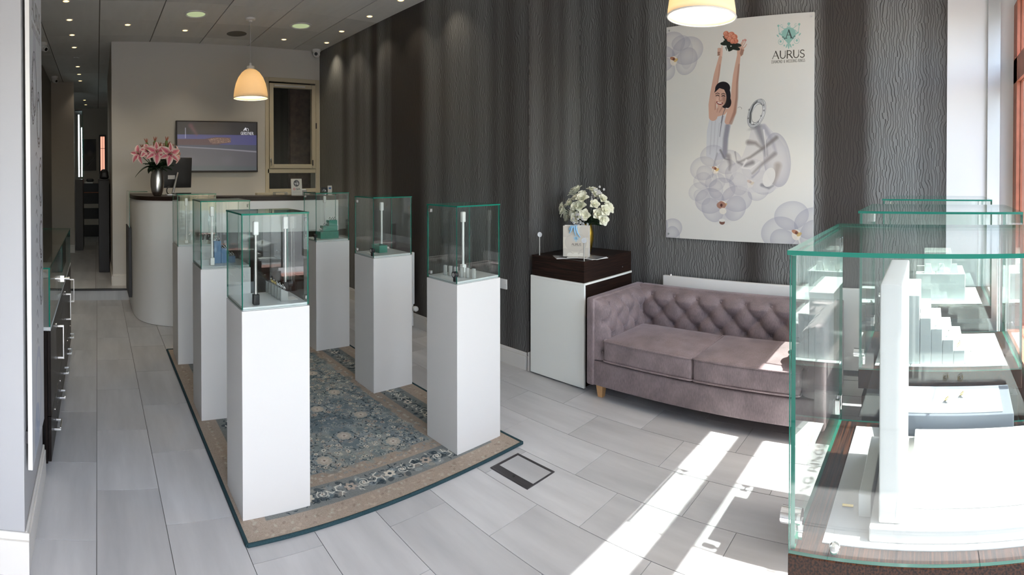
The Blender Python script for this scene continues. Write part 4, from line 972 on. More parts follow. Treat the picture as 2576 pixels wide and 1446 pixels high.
def pad(name, fn_place, L, Hh, D, nx, ny, nu, nv):
    f, btn = tufted(L, Hh, D, nx, ny)
    o = build(MB().grid(lambda u, v: fn_place(*f(u, v)), nu, nv), name, V, t, smooth=70)
    bm_ = None
    for a, c in btn:
        _, _, d = f(a / L, c / Hh); p = Vector(fn_place(a, c, d + .004))
        nrm = (Vector(fn_place(0, 0, 1)) - Vector(fn_place(0, 0, 0))).normalized()
        bb = MB().sphere((0, 0, 0), (.0115, .0115, .006), 10); q = nrm.to_track_quat('Z', 'Y').to_matrix().to_4x4(); bb.move(Matrix.Translation(p) @ q)
        build(bb, 'button', V, o, smooth=80)
yi0, yi1 = SY0 + .064, SY1 - .064
pad('back_pad', lambda a, c, d: (SX1 - .069 - d, yi1 - a, .30 + c), yi1 - yi0, .405, .095, 8, 4, 150, 52)
pad('arm_pad', lambda a, c, d: (SX0 + .012 + a, yi1 - d, .28 + c), SX1 - .07 - SX0, .425, .105, 4, 4, 76, 50)
pad('arm_pad', lambda a, c, d: (SX1 - .07 - a, yi0 + d, .28 + c), SX1 - .07 - SX0 - .012, .425, .105, 4, 4, 76, 50)
def seat_cushion(y0, y1):
    x0, x1 = SX0 - .004, SX1 - .165; z0, z1 = .285, .435
    def bul(w, H):
        k = (1 - (w[0] / H[0]) ** 2) * (1 - (w[1] / H[1]) ** 2)
        return [w[0], w[1], w[2] + (.035 * k if w[2] > 0 else 0)]
    o = build(MB().round_box(x0, x1, y0, y1, z0, z1, .022, bulge=bul, n=12), 'seat_cushion', V, t, smooth=70, weld=True)
    for z in (z1 - .006, z0 + .006):
        r = .02; P = []
        for cx, cy_, a0 in ((x1 - r, y1 - r, 0), (x0 + r, y1 - r, 90), (x0 + r, y0 + r, 180), (x1 - r, y0 + r, 270)):
            P += [(cx + (r + .001) * math.cos(R(a0 + q)), cy_ + (r + .001) * math.sin(R(a0 + q)), z) for q in (0, 30, 60, 90)]
        build(MB().tube(P + P[:2], .0055, 8, 0, False), 'piping', V, o, smooth=70)
mid = (yi0 + yi1) / 2 + .005
seat_cushion(yi0 + .085, mid - .003); seat_cushion(mid + .003, yi1 - .085)
for x in (SX0 + .07, SX1 - .07):
    for y in (SY0 + .10, SY1 - .085):
        a, bq = .030, .019
        build(MB().hexa([(x - bq, y - bq, 0), (x + bq, y - bq, 0), (x + bq, y + bq, 0), (x - bq, y + bq, 0)], [(x - a, y - a, .1), (x + a, y - a, .1), (x + a, y + a, .1), (x - a, y + a, .1)]), 'leg', 'oak_leg', t, bevel=.003)

# ------------------------------------------------------------------ side cabinet in the recess and what stands on it
CX0, CX1, CY0, CY1 = 3.10, 3.76, 2.365, 2.905
t = thing('side_cabinet', 'dark wood side cabinet with white front beside the sofa', 'cabinet', (CX0, CY0, 0))
build(MB().box(CX0 + .02, CX1, CY0 + .004, CY1 - .004, .03, .772), 'carcass', 'wenge_horizontal', t); build(MB().box(CX0 + .05, CX1 - .02, CY0 + .03, CY1 - .03, 0, .03), 'plinth', 'wenge', t)
build(MB().box(CX0, CX0 + .019, CY0, CY1, .012, .772), 'front_panel', 'cabinet_white', t, bevel=.002); build(MB().box(CX0 + .001, CX1, CY0, CY1, .773, .788), 'trim_strip', 'cabinet_white', t)
build(MB().box(CX0 + .01, CX1, CY0 + .008, CY1 - .008, .789, .95), 'top_box', 'wenge_horizontal', t, bevel=.002); build(MB().cyl((3.62, CY0 + .008, .84), (3.62, CY0 + .002, .84), .006, 10), 'lock', 'chrome', t)
TZ = .9502
v = MB().lathe([(r_ * .72, z_) for r_, z_ in ((0, 0), (.040, 0), (.045, .004), (.068, .06), (.080, .12), (.078, .17), (.062, .225), (.056, .245), (.052, .245), (.058, .22), (.07, .17), (.06, .08), (0, .06))], (3.44, 2.60, TZ), 36)
gv = tag(build(v, 'vase', 'gold_metal', smooth=60), 'gold vase behind the white paper bag on the side cabinet', 'vase')
def cup_flower(name, c, r, parent, m, seed, d=(0, 0, 1)):
    rnd = random.Random(seed); b = MB(); q = Vector(d).normalized().to_track_quat('Z', 'Y').to_matrix().to_4x4()
    for lay, (n, op, L) in enumerate(((5, 1.12, 1.0), (5, .72, .9), (4, .38, .7))):
        for k in range(n):
            a = 6.283 * (k + .5 * lay) / n + rnd.uniform(-.15, .15); o_ = op + rnd.uniform(-.12, .12)
            def pf(u, v_):
                w = math.sin(math.pi * min(1, v_ * .92 + .06)) ** .6 * .46 * (u - .5) * 2
                an = o_ * (.35 + .65 * v_); rad = L * v_ * math.sin(an); z = L * v_ * math.cos(an) + .10 * (abs(u - .5) * 2) ** 2
                return (r * (rad * math.cos(a) - w * math.sin(a)), r * (rad * math.sin(a) + w * math.cos(a)), r * z)
            b.grid(pf, 4, 5)
    b.move(Matrix.Translation(Vector(c)) @ q)
    return build(b, name, m, parent, smooth=80)
t = thing('white_bouquet', 'bouquet of cream and white artificial flowers in the gold vase', 'bouquet', (3.44, 2.60, TZ + .24))
c0 = Vector((3.44, 2.60, 1.30))
spots = [(-.05, .20, .02), (-.07, .10, .05), (-.08, .0, .03), (-.06, -.12, .05), (-.04, -.20, .01), (.0, .12, .12), (-.03, .02, .12), (.02, -.08, .11), (.03, .20, -.05), (-.05, .13, -.06), (-.05, -.19, -.06), (.05, -.02, .14), (-.08, .06, -.02), (-.09, -.05, -.03), (-.07, .16, -.01), (.0, -.15, .09), (-.06, -.15, -.02), (-.02, .08, .15), (-.06, .05, .09), (.05, .13, .08), (.04, -.17, .02), (-.10, .03, .03), (-.10, .02, -.05), (-.08, -.02, .09)]
for k, p in enumerate(spots):
    d = Vector(p) + Vector((-.05, -.03, .06)); cup_flower('flower', c0 + Vector(p), .050 + .007 * (k % 3), t, 'cream_petal', k, d)
    build(MB().tube([(3.44, 2.60, 1.15), (3.44 + p[0] * .4, 2.60 + p[1] * .4, 1.24), c0 + Vector(p)], .003, 6), 'stem', 'leaf_green', t)
def spray(pts, parent, n, sp, m, r, seed):
    rnd = random.Random(seed); b = MB()
    for k in range(n):
        q = rnd.choice(pts); c = (q[0] + rnd.gauss(0, sp), q[1] + rnd.gauss(0, sp), q[2] + rnd.gauss(0, sp))
        for j in range(5):
            a = 6.283 * j / 5; b.sphere((c[0] - .002, c[1] + r * .75 * math.cos(a), c[2] + r * .75 * math.sin(a)), (r * .3, r * .55, r * .55), 6)
        b.sphere(c, r * .4, 6)
    o = build(b, 'blossom_spray', m, parent, smooth=80); o['kind'] = 'stuff'; return o
spray([(3.33, 2.61 - .0, 1.25), (3.33, 2.57, 1.22), (3.34, 2.60, 1.19)], t, 46, .026, 'white_petal', .009, 3)
spray([(3.46, 2.50, 1.42), (3.47, 2.49, 1.46), (3.44, 2.55, 1.42)], t, 26, .018, 'white_petal', .009, 4)
def leafm(p, d, L, w, droop=.4, n=6):
    p = Vector(p); d = Vector(d).normalized(); side = d.cross(Vector((0, 0, 1)));
    if side.length < .1: side = Vector((1, 0, 0))
    side.normalize()
    return lambda u, v_: p + d * L * v_ + Vector((0, 0, -droop * L * v_ * v_)) + side * (u - .5) * 2 * w * (math.sin(math.pi * (v_ * .94 + .05)) ** .8) + Vector((0, 0, abs(u - .5) * w * .8))
rnd = random.Random(11)
for k in range(18):
    a = rnd.uniform(0, 6.28); build(MB().grid(leafm((3.44, 2.60, 1.19 + rnd.uniform(-.02, .03)), (math.cos(a), math.sin(a), rnd.uniform(.0, .5)), rnd.uniform(.10, .17), .028, .3), 4, 6), 'leaf', 'leaf_green', t, smooth=80)
# paper gift bag with ribbon
t = thing('gift_bag', 'small white paper gift bag with blue ribbon before the gold vase', 'bag', (3.16, 2.40, TZ))
def bag(b, W, D, H): return b
bx0, by0, bx1, by1 = 3.14, 2.60, 3.235, 2.425      # front face runs from (bx0,by0) to (bx1,by1)
fd = Vector((bx1 - bx0, by1 - by0, 0)); W = fd.length; fd.normalize(); dn = Vector((fd.y, -fd.x, 0)); dn = dn if dn.dot(Vector((-1, -1, 0))) > 0 else -dn; D = .075
BZ = TZ + .0135; P0 = Vector((bx0, by0, BZ)); P1 = Vector((bx1, by1, BZ)); bk = -dn * D; top = Vector((0, 0, .235))
b = MB(); b.quad(P1 if False else P0, P1, P1 + top, P0 + top, 0)
b.add([P0, P0 + bk, P0 + bk + top, P0 + top, P1, P1 + bk, P1 + bk + top, P1 + top], [(0, 3, 2, 1), (4, 5, 6, 7), (1, 2, 6, 5), (0, 1, 5, 4)], 1)
o = build(b, 'body', ['bag_print', 'bag_white'], t); sd = o.modifiers.new('paper', 'SOLIDIFY'); sd.thickness = .0015; sd.offset = -1
m_ = P0 + fd * W * .42 + top + dn * .004
rb = MB()
for dx, dz, L in ((-.012, -.055, 0), (.006, -.07, 0), (.02, -.085, 0)):
    q = m_ + fd * dx; rb.tube([q + Vector((0, 0, .004)), q + dn * .012 + Vector((0, 0, -.01)), q + dn * .010 + fd * dx * .6 + Vector((0, 0, dz * .6)), q + dn * .006 + fd * dx * 1.6 + Vector((0, 0, dz))], [.004, .007, .006, .004], 8)
rb.tube([m_ - fd * .035 + Vector((0, 0, -.028)), m_ - fd * .02 + dn * .012 + Vector((0, 0, .0)), m_ + dn * .010 + Vector((0, 0, -.006)), m_ + fd * .03 + dn * .008 + Vector((0, 0, -.02))], .006, 8)
build(rb, 'ribbon', 'ribbon_blue', t, smooth=80)
build(MB().tube([m_ + fd * .0, m_ + fd * .01 + Vector((0, 0, .012)), m_ + fd * .03 + Vector((0, 0, .0))], .0025, 6), 'handle', 'ribbon_blue', t, smooth=80)
# leaflets under the bag
for k, (cx, cy_, a, w, l, lab) in enumerate(((3.20, 2.60, .9, .15, .21, 'grey leaflet lying left-most under the gift bag'), (3.30, 2.45, -.25, .16, .22, 'dark printed brochure lowest in the fan under the gift bag'), (3.205, 2.50, .35, .11, .15, 'cream leaflet on top of the brochures before the gift bag'), (3.27, 2.43, .1, .15, .20, 'pale brochure fanned out towards the sofa'))):
    z = TZ + .0003 + (.0, .0, .0085, .0042)[k]; th = .0038
    b = MB(); c, s = math.cos(a), math.sin(a); pt = lambda u, v_: (cx + u * w * c - v_ * l * s, cy_ + u * w * s + v_ * l * c)
    q = [pt(-.5, -.5), pt(.5, -.5), pt(.5, .5), pt(-.5, .5)]
    b.hexa([(x, y, z) for x, y in q], [(x, y, z + th) for x, y in q], 1); b.quad(*[(x, y, z + th + .0002) for x, y in q], 0)
    tag(build(b, 'leaflet', ['leaflet_print_%d' % k, 'paper']), lab, 'leaflet', 'leaflets on the side cabinet')
for x, y, zt, yaw, lab in ((3.125, 2.83, 1.115, .5, 'chrome rod with a tilted disc at the pier end of the cabinet'), (3.122, 2.382, 1.105, 0, 'chrome rod with a disc facing out at the sofa end of the cabinet')):
    t = thing('mirror_stand', lab, 'mirror stand', (x, y, TZ), 'disc rods on the side cabinet')
    build(MB().cyl((x, y, TZ), (x, y, zt - .015), .0045, 10), 'rod', 'brushed_steel', t, smooth=60)
    d = Vector((-.8 + yaw, -.6 - .5 * yaw, .15)).normalized(); build(MB().cyl(Vector((x, y, zt)) - d * .004, Vector((x, y, zt)) + d * .004, .02, 24), 'disc', 'disc_metal', t, smooth=40)

# ------------------------------------------------------------------ poster on the recess wall
t = thing('wall_poster', 'white jewellery shop poster of a bride raising her bouquet', 'poster', (AX, 1.44, 1.085))
build(MB().box(AX - .018, AX - .004, .842, 2.052, 1.085, 2.785), 'board', 'white_plastic', t)
build(MB().quad((AX - .0185, 2.052, 1.085), (AX - .0185, .842, 1.085), (AX - .0185, .842, 2.785), (AX - .0185, 2.052, 2.785)), 'print', 'poster_print', t)
for y, z in ((.866, 2.755), (2.028, 1.115), (2.028, 2.755), (.866, 1.115)): build(MB().cyl((AX - .024, y, z), (AX - .0186, y, z), .008, 14), 'fixing', 'aluminium', t)

# ------------------------------------------------------------------ wall fittings
t = thing('panel_radiator', 'flat white panel radiator on the wall behind the sofa', 'radiator', (AX - .06, .45, .2))
build(MB().round_box(AX - .065, AX - .03, .45, 2.055, .20, .785, .006), 'panel', 'white_plastic', t, smooth=50); build(MB().box(AX - .03, AX - .002, .6, .66, .3, .6), 'bracket', 'white_plastic', t); pbox('bracket', 'white_plastic', t, AX - .03, AX - .002, 1.8, 1.86, .3, .6); build(MB().cyl((AX - .048, 1.99, .785), (AX - .048, 1.99, .797), .01, 12), 'air_valve', 'chrome', t)
t = thing('towel_radiator', 'tall flat white slatted radiator low on the dark pier wall', 'radiator', (PX - .05, 4.55, .245))
for y in (4.56, 5.06): build(MB().round_box(PX - .06, PX - .03, y - .018, y + .018, .245, .785, .006), 'post', 'white_plastic', t, smooth=50)
for k in range(8): build(MB().round_box(PX - .068, PX - .06, 4.575, 5.045, .262 + k * .066, .262 + k * .066 + .054, .003), 'slat', 'white_plastic', t, smooth=50)
o = build(MB().lathe([(0, 0), (.018, 0), (.026, .02), (.028, .05), (.02, .065), (0, .066)], (0, 0, 0), 20).move(Matrix.Translation((PX - .045, 4.545, .205)) @ Matrix.Rotation(R(90), 4, 'X')), 'thermostat_valve', 'white_plastic', t, smooth=60)
build(MB().tube([(PX - .045, 4.56, .245), (PX - .045, 4.56, .02)], .008, 10), 'pipe', 'white_plastic', t, smooth=60)
t = thing('wall_socket', 'white socket plate on the dark wall behind the corner pedestal', 'socket', (PX, 3.24, .66)); build(MB().round_box(PX - .012, PX - .001, 3.20, 3.285, .62, .705, .003), 'plate', 'white_plastic', t, smooth=50); build(MB().cyl((PX - .0125, 3.215, .66), (PX - .012, 3.215, .66), .004, 8), 'screw', 'brushed_steel', t)
# ------------------------------------------------------------------ reception counter
ARC = [(.40, 6.62), (.405, 6.2), (.425, 5.95), (.47, 5.78), (.56, 5.64), (.68, 5.555), (.80, 5.50), (1.0, 5.425), (1.25, 5.34), (1.6, 5.24), (2.05, 5.14), (2.48, 5.07)]
def inset(P, d):
    out = []
    for i, p in enumerate(P):
        a = Vector(P[max(0, i - 1)]); c = Vector(P[min(len(P) - 1, i + 1)]); tg = (c - a).normalized(); out.append((p[0] - tg.y * d, p[1] + tg.x * d))
    return out
def dense(P, k=6):
    out = []
    for i in range(len(P) - 1):
        a, b, c, d = Vector(P[max(0, i - 1)]), Vector(P[i]), Vector(P[i + 1]), Vector(P[min(len(P) - 1, i + 2)])
        for q in range(k):
            s = q / k; out.append(tuple(.5 * (2 * b + (c - a) * s + (2 * a - 5 * b + 4 * c - d) * s * s + (3 * b - a - 3 * c + d) * s ** 3)))
    return out + [P[-1]]
def shell(P, d, z0, z1):
    P = dense(P); Q = inset(P, d); b = MB(); n = len(P); L = P + Q[::-1]; b.prism(L, z0, z1)
    return b
t = thing('reception_counter', 'curved white reception counter with dark wood top below the television', 'counter', (.40, 5.07, 0))
build(shell(ARC[:8], .03, .004, 1.325), 'curved_panel', 'white_plastic', t, smooth=35)
build(shell(ARC[7:], .03, 1.0, 1.325), 'fascia_band', 'white_plastic', t, smooth=35)
build(shell(inset(ARC[7:], .10), .03, .004, 1.0), 'recessed_front', 'wenge_counter', t, smooth=35)
build(MB().box(.98, 1.01, 5.46, 5.9, .004, 1.0), 'return_panel', 'wenge_counter', t)
ARC2 = dense(ARC); O = inset(ARC2, -.012); I = inset(ARC, .36)
build(MB().prism(O + I[::-1], 1.3255, 1.37), 'worktop', 'wenge_counter', t, bevel=.003)
build(MB().box(2.452, 2.48, 5.11, 5.9, .004, 1.325), 'end_panel', 'wenge_counter', t)
build(MB().pane(.372, .380, 6.22, 6.78, .98, 1.40), 'end_glass', GLASS, t); build(MB().box(.365, .40, 6.22, 6.78, .16, .975), 'end_cabinet', 'dark_cabinet', t); build(MB().pane(.381, .60, 6.3, 6.78, 1.395, 1.402), 'glass_shelf', GLASS, t)
CT = 1.3702
v = MB().lathe([(0, 0), (.035, 0), (.045, .006), (.064, .05), (.074, .11), (.076, .17), (.068, .235), (.052, .285), (.046, .285), (.06, .235), (.066, .17), (.055, .06), (0, .03)], (.655, 5.745, CT), 36)
tag(build(v, 'vase', 'brushed_steel', smooth=60), 'brushed silver vase of lilies at the left end of the counter', 'vase')
t = thing('lily_bouquet', 'bouquet of pink and white lilies in the silver vase', 'bouquet', (.655, 5.745, CT + .27))
vc = Vector((.655, 5.745, CT + .28))
def lily(c, d, L, seed, opn=1.15):
    rnd = random.Random(seed); b = MB(); q = Vector(d).normalized().to_track_quat('Z', 'Y').to_matrix().to_4x4(); q = q @ Matrix.Rotation(rnd.random() * 6, 4, 'Z')
    for k in range(6):
        a = 6.283 * k / 6; wid = .30 if k % 2 else .22; o_ = opn + rnd.uniform(-.15, .15)
        def pf(u, v_):
            w = (u - .5) * 2 * wid * math.sin(math.pi * min(1, v_ * .9 + .08)) ** .75; an = .35 + o_ * v_
            rad = v_ * math.sin(min(an, 1.5)) * .95 + .05; z = v_ * math.cos(an) * .8 - .08 * v_ ** 3 + .10 * (abs(u - .5) * 2) ** 2
            return (L * (rad * math.cos(a) - w * math.sin(a)), L * (rad * math.sin(a) + w * math.cos(a)), L * z)
        b.grid(pf, 6, 8)
    b.move(Matrix.Translation(Vector(c)) @ q); o = build(b, 'flower', 'lily_petal', t, smooth=80)
    s = MB()
    for k in range(5):
        a = 1.257 * k; s.tube([(0, 0, .1 * L), (.12 * L * math.cos(a), .12 * L * math.sin(a), .6 * L)], .0018, 5); s.sphere((.12 * L * math.cos(a), .12 * L * math.sin(a), .62 * L), (.006, .004, .004), 6, 1)
    s.move(Matrix.Translation(Vector(c)) @ q); build(s, 'stamens', ['bud_green', 'bud_red'], o)
for k, (p, d, L) in enumerate((((-.19, -.03, .17), (-.5, -.8, .25), .115), ((-.11, -.06, .20), (-.2, -.9, .45), .10), ((-.02, -.08, .18), (.1, -1, .3), .13), ((.12, -.07, .17), (.25, -1, .1), .13), ((.19, -.02, .17), (.8, -.6, .1), .105), ((.07, .05, .24), (.2, -.4, .8), .09), ((-.10, .05, .22), (-.3, -.1, .8), .09))):
    c = vc + Vector(p); lily(c, d, L, k); build(MB().tube([vc + Vector((p[0] * .1, 0, -.1)), vc + Vector((p[0] * .5, p[1] * .4, p[2] * .5)), c], .004, 6), 'stem', 'leaf_green', t, smooth=80)
for k, (x, z, lx) in enumerate(((-.17, .28, -.3), (-.125, .34, -.25), (-.03, .30, .0), (-.02, .36, .05), (.03, .30, .1), (.105, .36, .1), (.13, .31, .2), (.165, .28, .35), (-.08, .27, -.1))):
    tip = vc + Vector((x, -.02 * (k % 3), z)); d = Vector((lx, -.2, 1)).normalized(); base = tip - d * .11
    build(MB().tube([base, base + d * .03, base + d * .06, base + d * .075], [.007, .017, .014, .009], 8), 'bud', 'bud_green', t, smooth=80)
    b = MB()
    for j in range(5):
        a = 1.257 * j; b.tube([base + d * .06, base + d * .085 + Vector((.010 * math.cos(a), .010 * math.sin(a), 0)), base + d * .115 + Vector((.022 * math.cos(a), .022 * math.sin(a), 0))], [.007, .005, .001], 6)
    build(b, 'bud_tip', 'bud_red', t, smooth=80); build(MB().tube([vc + Vector((x * .15, 0, -.1)), vc + Vector((x * .5, 0, .1)), base], .004, 6), 'stem', 'leaf_green', t, smooth=80)
rnd = random.Random(3)
for k in range(30):
    a = rnd.uniform(0, 6.28); up = rnd.uniform(.1, 1.2); L = rnd.uniform(.14, .22)
    build(MB().grid(leafm(vc + Vector((0, 0, .01)), (math.cos(a), math.sin(a) - .2, up), L, .048 if k % 3 else .020, .4), 4, 7), 'leaf', 'leaf_green', t, smooth=80)
for k, (dx, dz) in enumerate(((-.24, .06), (-.20, .0), (-.16, .03))): build(MB().grid(leafm(vc + Vector((-.02, -.02, .03)), (dx * 3, -.2, .25), .25, .014, .75), 4, 9), 'leaf', 'leaf_green', t, smooth=80)

t = thing('computer_monitor', 'black computer monitor seen from behind on the counter', 'monitor', (.86, 5.86, CT))
ang = R(-8); M_ = Matrix.Translation((.91, 5.97, CT + .235)) @ Matrix.Rotation(R(10), 4, 'Z') @ Matrix.Rotation(R(6), 4, 'X')
build(MB().round_box(-.20, .17, -.012, .012, -.155, .19, .006).move(M_), 'casing', 'black_plastic', t, smooth=50); build(MB().box(-.185, .155, .0121, .0131, -.14, .175).move(M_), 'screen', 'black_screen', t)
build(MB().box(-.115, -.03, -.0135, -.0122, -.055, -.01).move(M_), 'rating_label', 'paper_grey', t)
p0 = M_ @ Vector((-.0, -.02, .02)); build(MB().tube([p0, p0 + Vector((-.03, -.04, -.09)), p0 + Vector((-.075, -.085, -.245))], [.010, .012, .016], 10), 'stand_arm', 'aluminium', t, smooth=70)
f0 = Vector((p0.x - .075, p0.y - .085, CT)); build(MB().tube([f0 + Vector((-.035 * math.cos(a) - .03, 0, .053 + .045 * math.sin(a))) for a in [R(q) for q in range(-90, 91, 20)]][::-1], .006, 8), 'cable', 'black_plastic', t, smooth=70)
build(MB().round_box(f0.x - .07, f0.x + .06, f0.y - .03, f0.y + .14, CT, CT + .012, .005), 'foot', 'aluminium', t, smooth=50)
def stand_card(name, lab, cat, m, x, y, w, h, th=.004, z=CT, lean=.0, group=None):
    b = MB(); b.quad((x, y - .0004, z), (x + w, y - .0004, z), (x + w, y + lean - .0004, z + h), (x, y + lean - .0004, z + h), 0)
    b.hexa([(x, y, z), (x + w, y, z), (x + w, y + th, z), (x, y + th, z)], [(x, y + lean, z + h), (x + w, y + lean, z + h), (x + w, y + th + lean, z + h), (x, y + th + lean, z + h)], 1)
    return tag(build(b, name, [m, 'paper']), lab, cat, group)
stand_card('counter_sign', 'white sign with a round diamond and the letters GIA on the counter', 'sign', 'gia_print', 2.06, 5.36, .125, .178, z=CT, lean=.02)
stand_card('counter_card', 'small black card with a white diamond near the counter end', 'card', 'diamond_card_print', 2.385, 5.30, .078, .082, z=CT, lean=.01); stand_card('counter_card', 'narrow white card with a blue picture at the counter end', 'card', 'blue_card_print', 2.468, 5.30, .05, .10, z=CT, lean=.01)
t = thing('card_holder', 'clear holder of white cards to the right of the diamond sign', 'card holder', (2.20, 5.40, CT)); build(MB().hexa([(2.20, 5.40, CT), (2.27, 5.40, CT), (2.27, 5.45, CT), (2.20, 5.45, CT)], [(2.205, 5.425, CT + .05), (2.265, 5.425, CT + .05), (2.265, 5.45, CT + .05), (2.205, 5.45, CT + .05)]), 'holder', 'clear_acrylic', t); build(MB().box(2.205, 2.265, 5.4505, 5.456, CT, CT + .065), 'cards', 'paper', t)
t = thing('leaflet_tray', 'low clear tray between the card holder and the black card', 'tray', (2.29, 5.32, CT)); build(MB().box(2.29, 2.37, 5.32, 5.40, CT, CT + .004).box(2.29, 2.294, 5.32, 5.40, CT + .004, CT + .03).box(2.366, 2.37, 5.32, 5.40, CT + .004, CT + .03), 'tray', 'clear_acrylic', t); build(MB().box(2.297, 2.363, 5.33, 5.39, CT + .0045, CT + .014), 'cards', 'paper_dark', t)
t = thing('acrylic_stand', 'low clear acrylic stand on the counter to the left of the diamond sign', 'stand', (1.90, 5.38, CT)); build(MB().box(1.88, 2.02, 5.38, 5.46, CT + .03, CT + .035).box(1.88, 1.885, 5.38, 5.46, CT, CT + .03).box(2.015, 2.02, 5.38, 5.46, CT, CT + .03), 'shelf', 'clear_acrylic', t)

# ------------------------------------------------------------------ television
t = thing('television', 'wall mounted flat television showing a dusky purple scene', 'television', (1.6, BY, 1.64))
build(MB().round_box(1.04, 2.165, BY - .085, BY - .045, 1.63, 2.315, .006), 'casing', 'dark_frame', t, smooth=50)
build(MB().quad((1.058, BY - .0858, 1.652), (2.147, BY - .0858, 1.652), (2.147, BY - .0858, 2.298), (1.058, BY - .0858, 2.298)), 'screen', 'screen_picture', t); build(MB().box(1.4, 1.8, BY - .045, BY - .002, 1.8, 2.1), 'wall_bracket', 'black_plastic', t)

# ------------------------------------------------------------------ left showcase cabinets and pilaster panel
LX, LY0, LY1 = -.255, 2.83, 4.97
t = thing('showcase_cabinet', 'long dark wood showcase cabinet with glass top along the left wall', 'cabinet', (-.80, LY0, 0))
build(MB().box(-.84, LX - .02, LY0, LY1, .05, .765), 'carcass', 'wenge_upright', t); build(MB().box(-.84, LX - .06, LY0 + .02, LY1 - .02, 0, .05), 'plinth', 'black_plastic', t)
def uhandle(parent, y, z0, z1, d=.042):
    build(MB().box(LX, LX + d, y - .006, y + .006, z0, z0 + .012).box(LX, LX + d, y - .006, y + .006, z1 - .012, z1).box(LX + d - .008, LX + d, y - .008, y + .008, z0 + .0121, z1 - .0121), 'handle', 'brushed_steel', parent, bevel=.0015)
def hhandle(parent, y, z, w=.13, d=.04):
    build(MB().box(LX, LX + d, y - w / 2, y - w / 2 + .012, z - .006, z + .006).box(LX, LX + d, y + w / 2 - .012, y + w / 2, z - .006, z + .006).box(LX + d - .009, LX + d, y - w / 2 + .0121, y + w / 2 - .0121, z - .008, z + .008), 'handle', 'brushed_steel', parent, bevel=.0015)
for k in range(5):
    a = LY0 + .428 * k; d = build(MB().box(LX - .019, LX, a + .002, a + .426, .06, .30), 'drawer', 'wenge_upright', t, bevel=.002); hhandle(d, a + .24, .15); build(MB().cyl((LX, a + .24, .24), (LX + .004, a + .24, .24), .007, 10), 'lock', 'chrome', d)
for a, b_, hy in ((LY0, LY0 + .856, LY0 + .47), (LY0 + .856, LY0 + 1.712, LY0 + 1.36), (LY0 + 1.712, LY1, LY0 + 1.95)):
    d = build(MB().box(LX - .019, LX, a + .002, b_ - .002, .304, .762), 'door', 'wenge_upright', t, bevel=.002); uhandle(d, hy, .455, .665); build(MB().cyl((LX, hy - .1, .70), (LX + .004, hy - .1, .70), .007, 10), 'lock', 'chrome', d)
build(MB().box(-.84, LX, LY0, LY1, .766, .785), 'deck', 'grey_felt', t)
build(MB().pane(LX - .010, LX - .002, LY0 + .004, 3.85, .786, 1.096), 'front_glass', GLASS, t); build(MB().pane(LX - .010, LX - .002, 3.856, LY1 - .004, .786, 1.096), 'front_glass', GLASS, t); build(MB().pane(-.84, LX, LY0, LY1, 1.097, 1.105), 'glass_top', GLASS, t); build(MB().pane(-.83, LX - .012, LY1 - .012, LY1 - .004, .786, 1.096), 'end_glass', GLASS, t)
build(MB().box(LX - .016, LX - .012, 3.60, 3.62, .786, 1.096), 'glass_divider', 'dark_frame', t)
build(MB().cyl((LX - .06, 3.84, .85), (LX + .05, 3.84, .85), .011, 14).box(LX - .012, LX + .012, 3.82, 3.86, .83, .875), 'lock_bar', 'brushed_steel', t, smooth=50)
for k, (x, y, z, h_) in enumerate(((-.50, 3.05, .7852, .10), (-.42, 3.35, .7852, .06), (-.48, 3.75, .7852, .09), (-.44, 4.2, .7852, .05))):
    o = build(MB().lathe([(0, 0), (.05, 0), (.055, .01), (.03, h_ * .7), (.028, h_), (0, h_)], (x, y, z), 20), 'jewellery_bust', 'white_lacquer', smooth=60); tag(o, 'small white jewellery bust inside the left glass showcase, %s from the pilaster' % ORD[k], 'display bust', 'busts in the left showcase')
t = thing('ring_poster', 'tall acrylic panel with pencil drawings of rings on the white pilaster', 'poster', (-.3, 2.3, .4))
build(MB().box(-.288, -.270, 2.135, 2.60, .40, 3.0), 'board', 'white_plastic', t); build(MB().quad((-.2695, 2.135, .40), (-.2695, 2.60, .40), (-.2695, 2.60, 3.0), (-.2695, 2.135, 3.0)), 'print', 'ring_panel_print', t); pbox('mount', 'dark_frame', t, -.2995, -.2885, 2.15, 2.58, .5, .55); pbox('mount', 'dark_frame', t, -.2995, -.2885, 2.15, 2.58, 2.5, 2.55)

# ------------------------------------------------------------------ ceiling fittings
def downlight(x, y, lab, lit=True, power=9.0, aim=0):
    t = thing('downlight', lab, 'ceiling light', (x, y, CZ), 'small warm spotlights in the ceiling')
    build(MB().lathe([(.045, 0), (.045, -.004), (.034, -.006), (.028, .012)], (x, y, CZ - .001), 24), 'rim', 'white_plastic', t, smooth=50)
    build(MB().lathe([(0, -.007), (.024, -.007), (.027, -.001), (.027, .0)], (x, y, CZ - .001), 20), 'bulb', 'downlight_lamp' if lit else 'paper_grey', t, smooth=60)
    if lit:
        l = bpy.data.lights.new('spot_lamp', 'SPOT'); l.energy = power; l.color = (1, .86, .66); l.spot_size = R(95); l.spot_blend = .9; l.shadow_soft_size = .03
        o = bpy.data.objects.new('spot_lamp', l); COL.objects.link(o); o.location = (0, 0, -.03); o.parent = t
for k in range(9):
    y = 4.70 + .645 * k
    downlight(-.30, y, '%s spotlight from the shop window in the line along the left wall' % (ORD + ['eighth', 'ninth'])[k], k != 5, 9 if k < 4 else 2.5)
for k, y in enumerate((3.90, 4.52, 5.16, 5.86)): downlight(2.92, y, '%s spotlight from the back wall in the row along the dark wallpaper' % ORD[3 - k] if k < 3 else 'spotlight above the dark corner camera in the row along the wallpaper', True, 5.5)
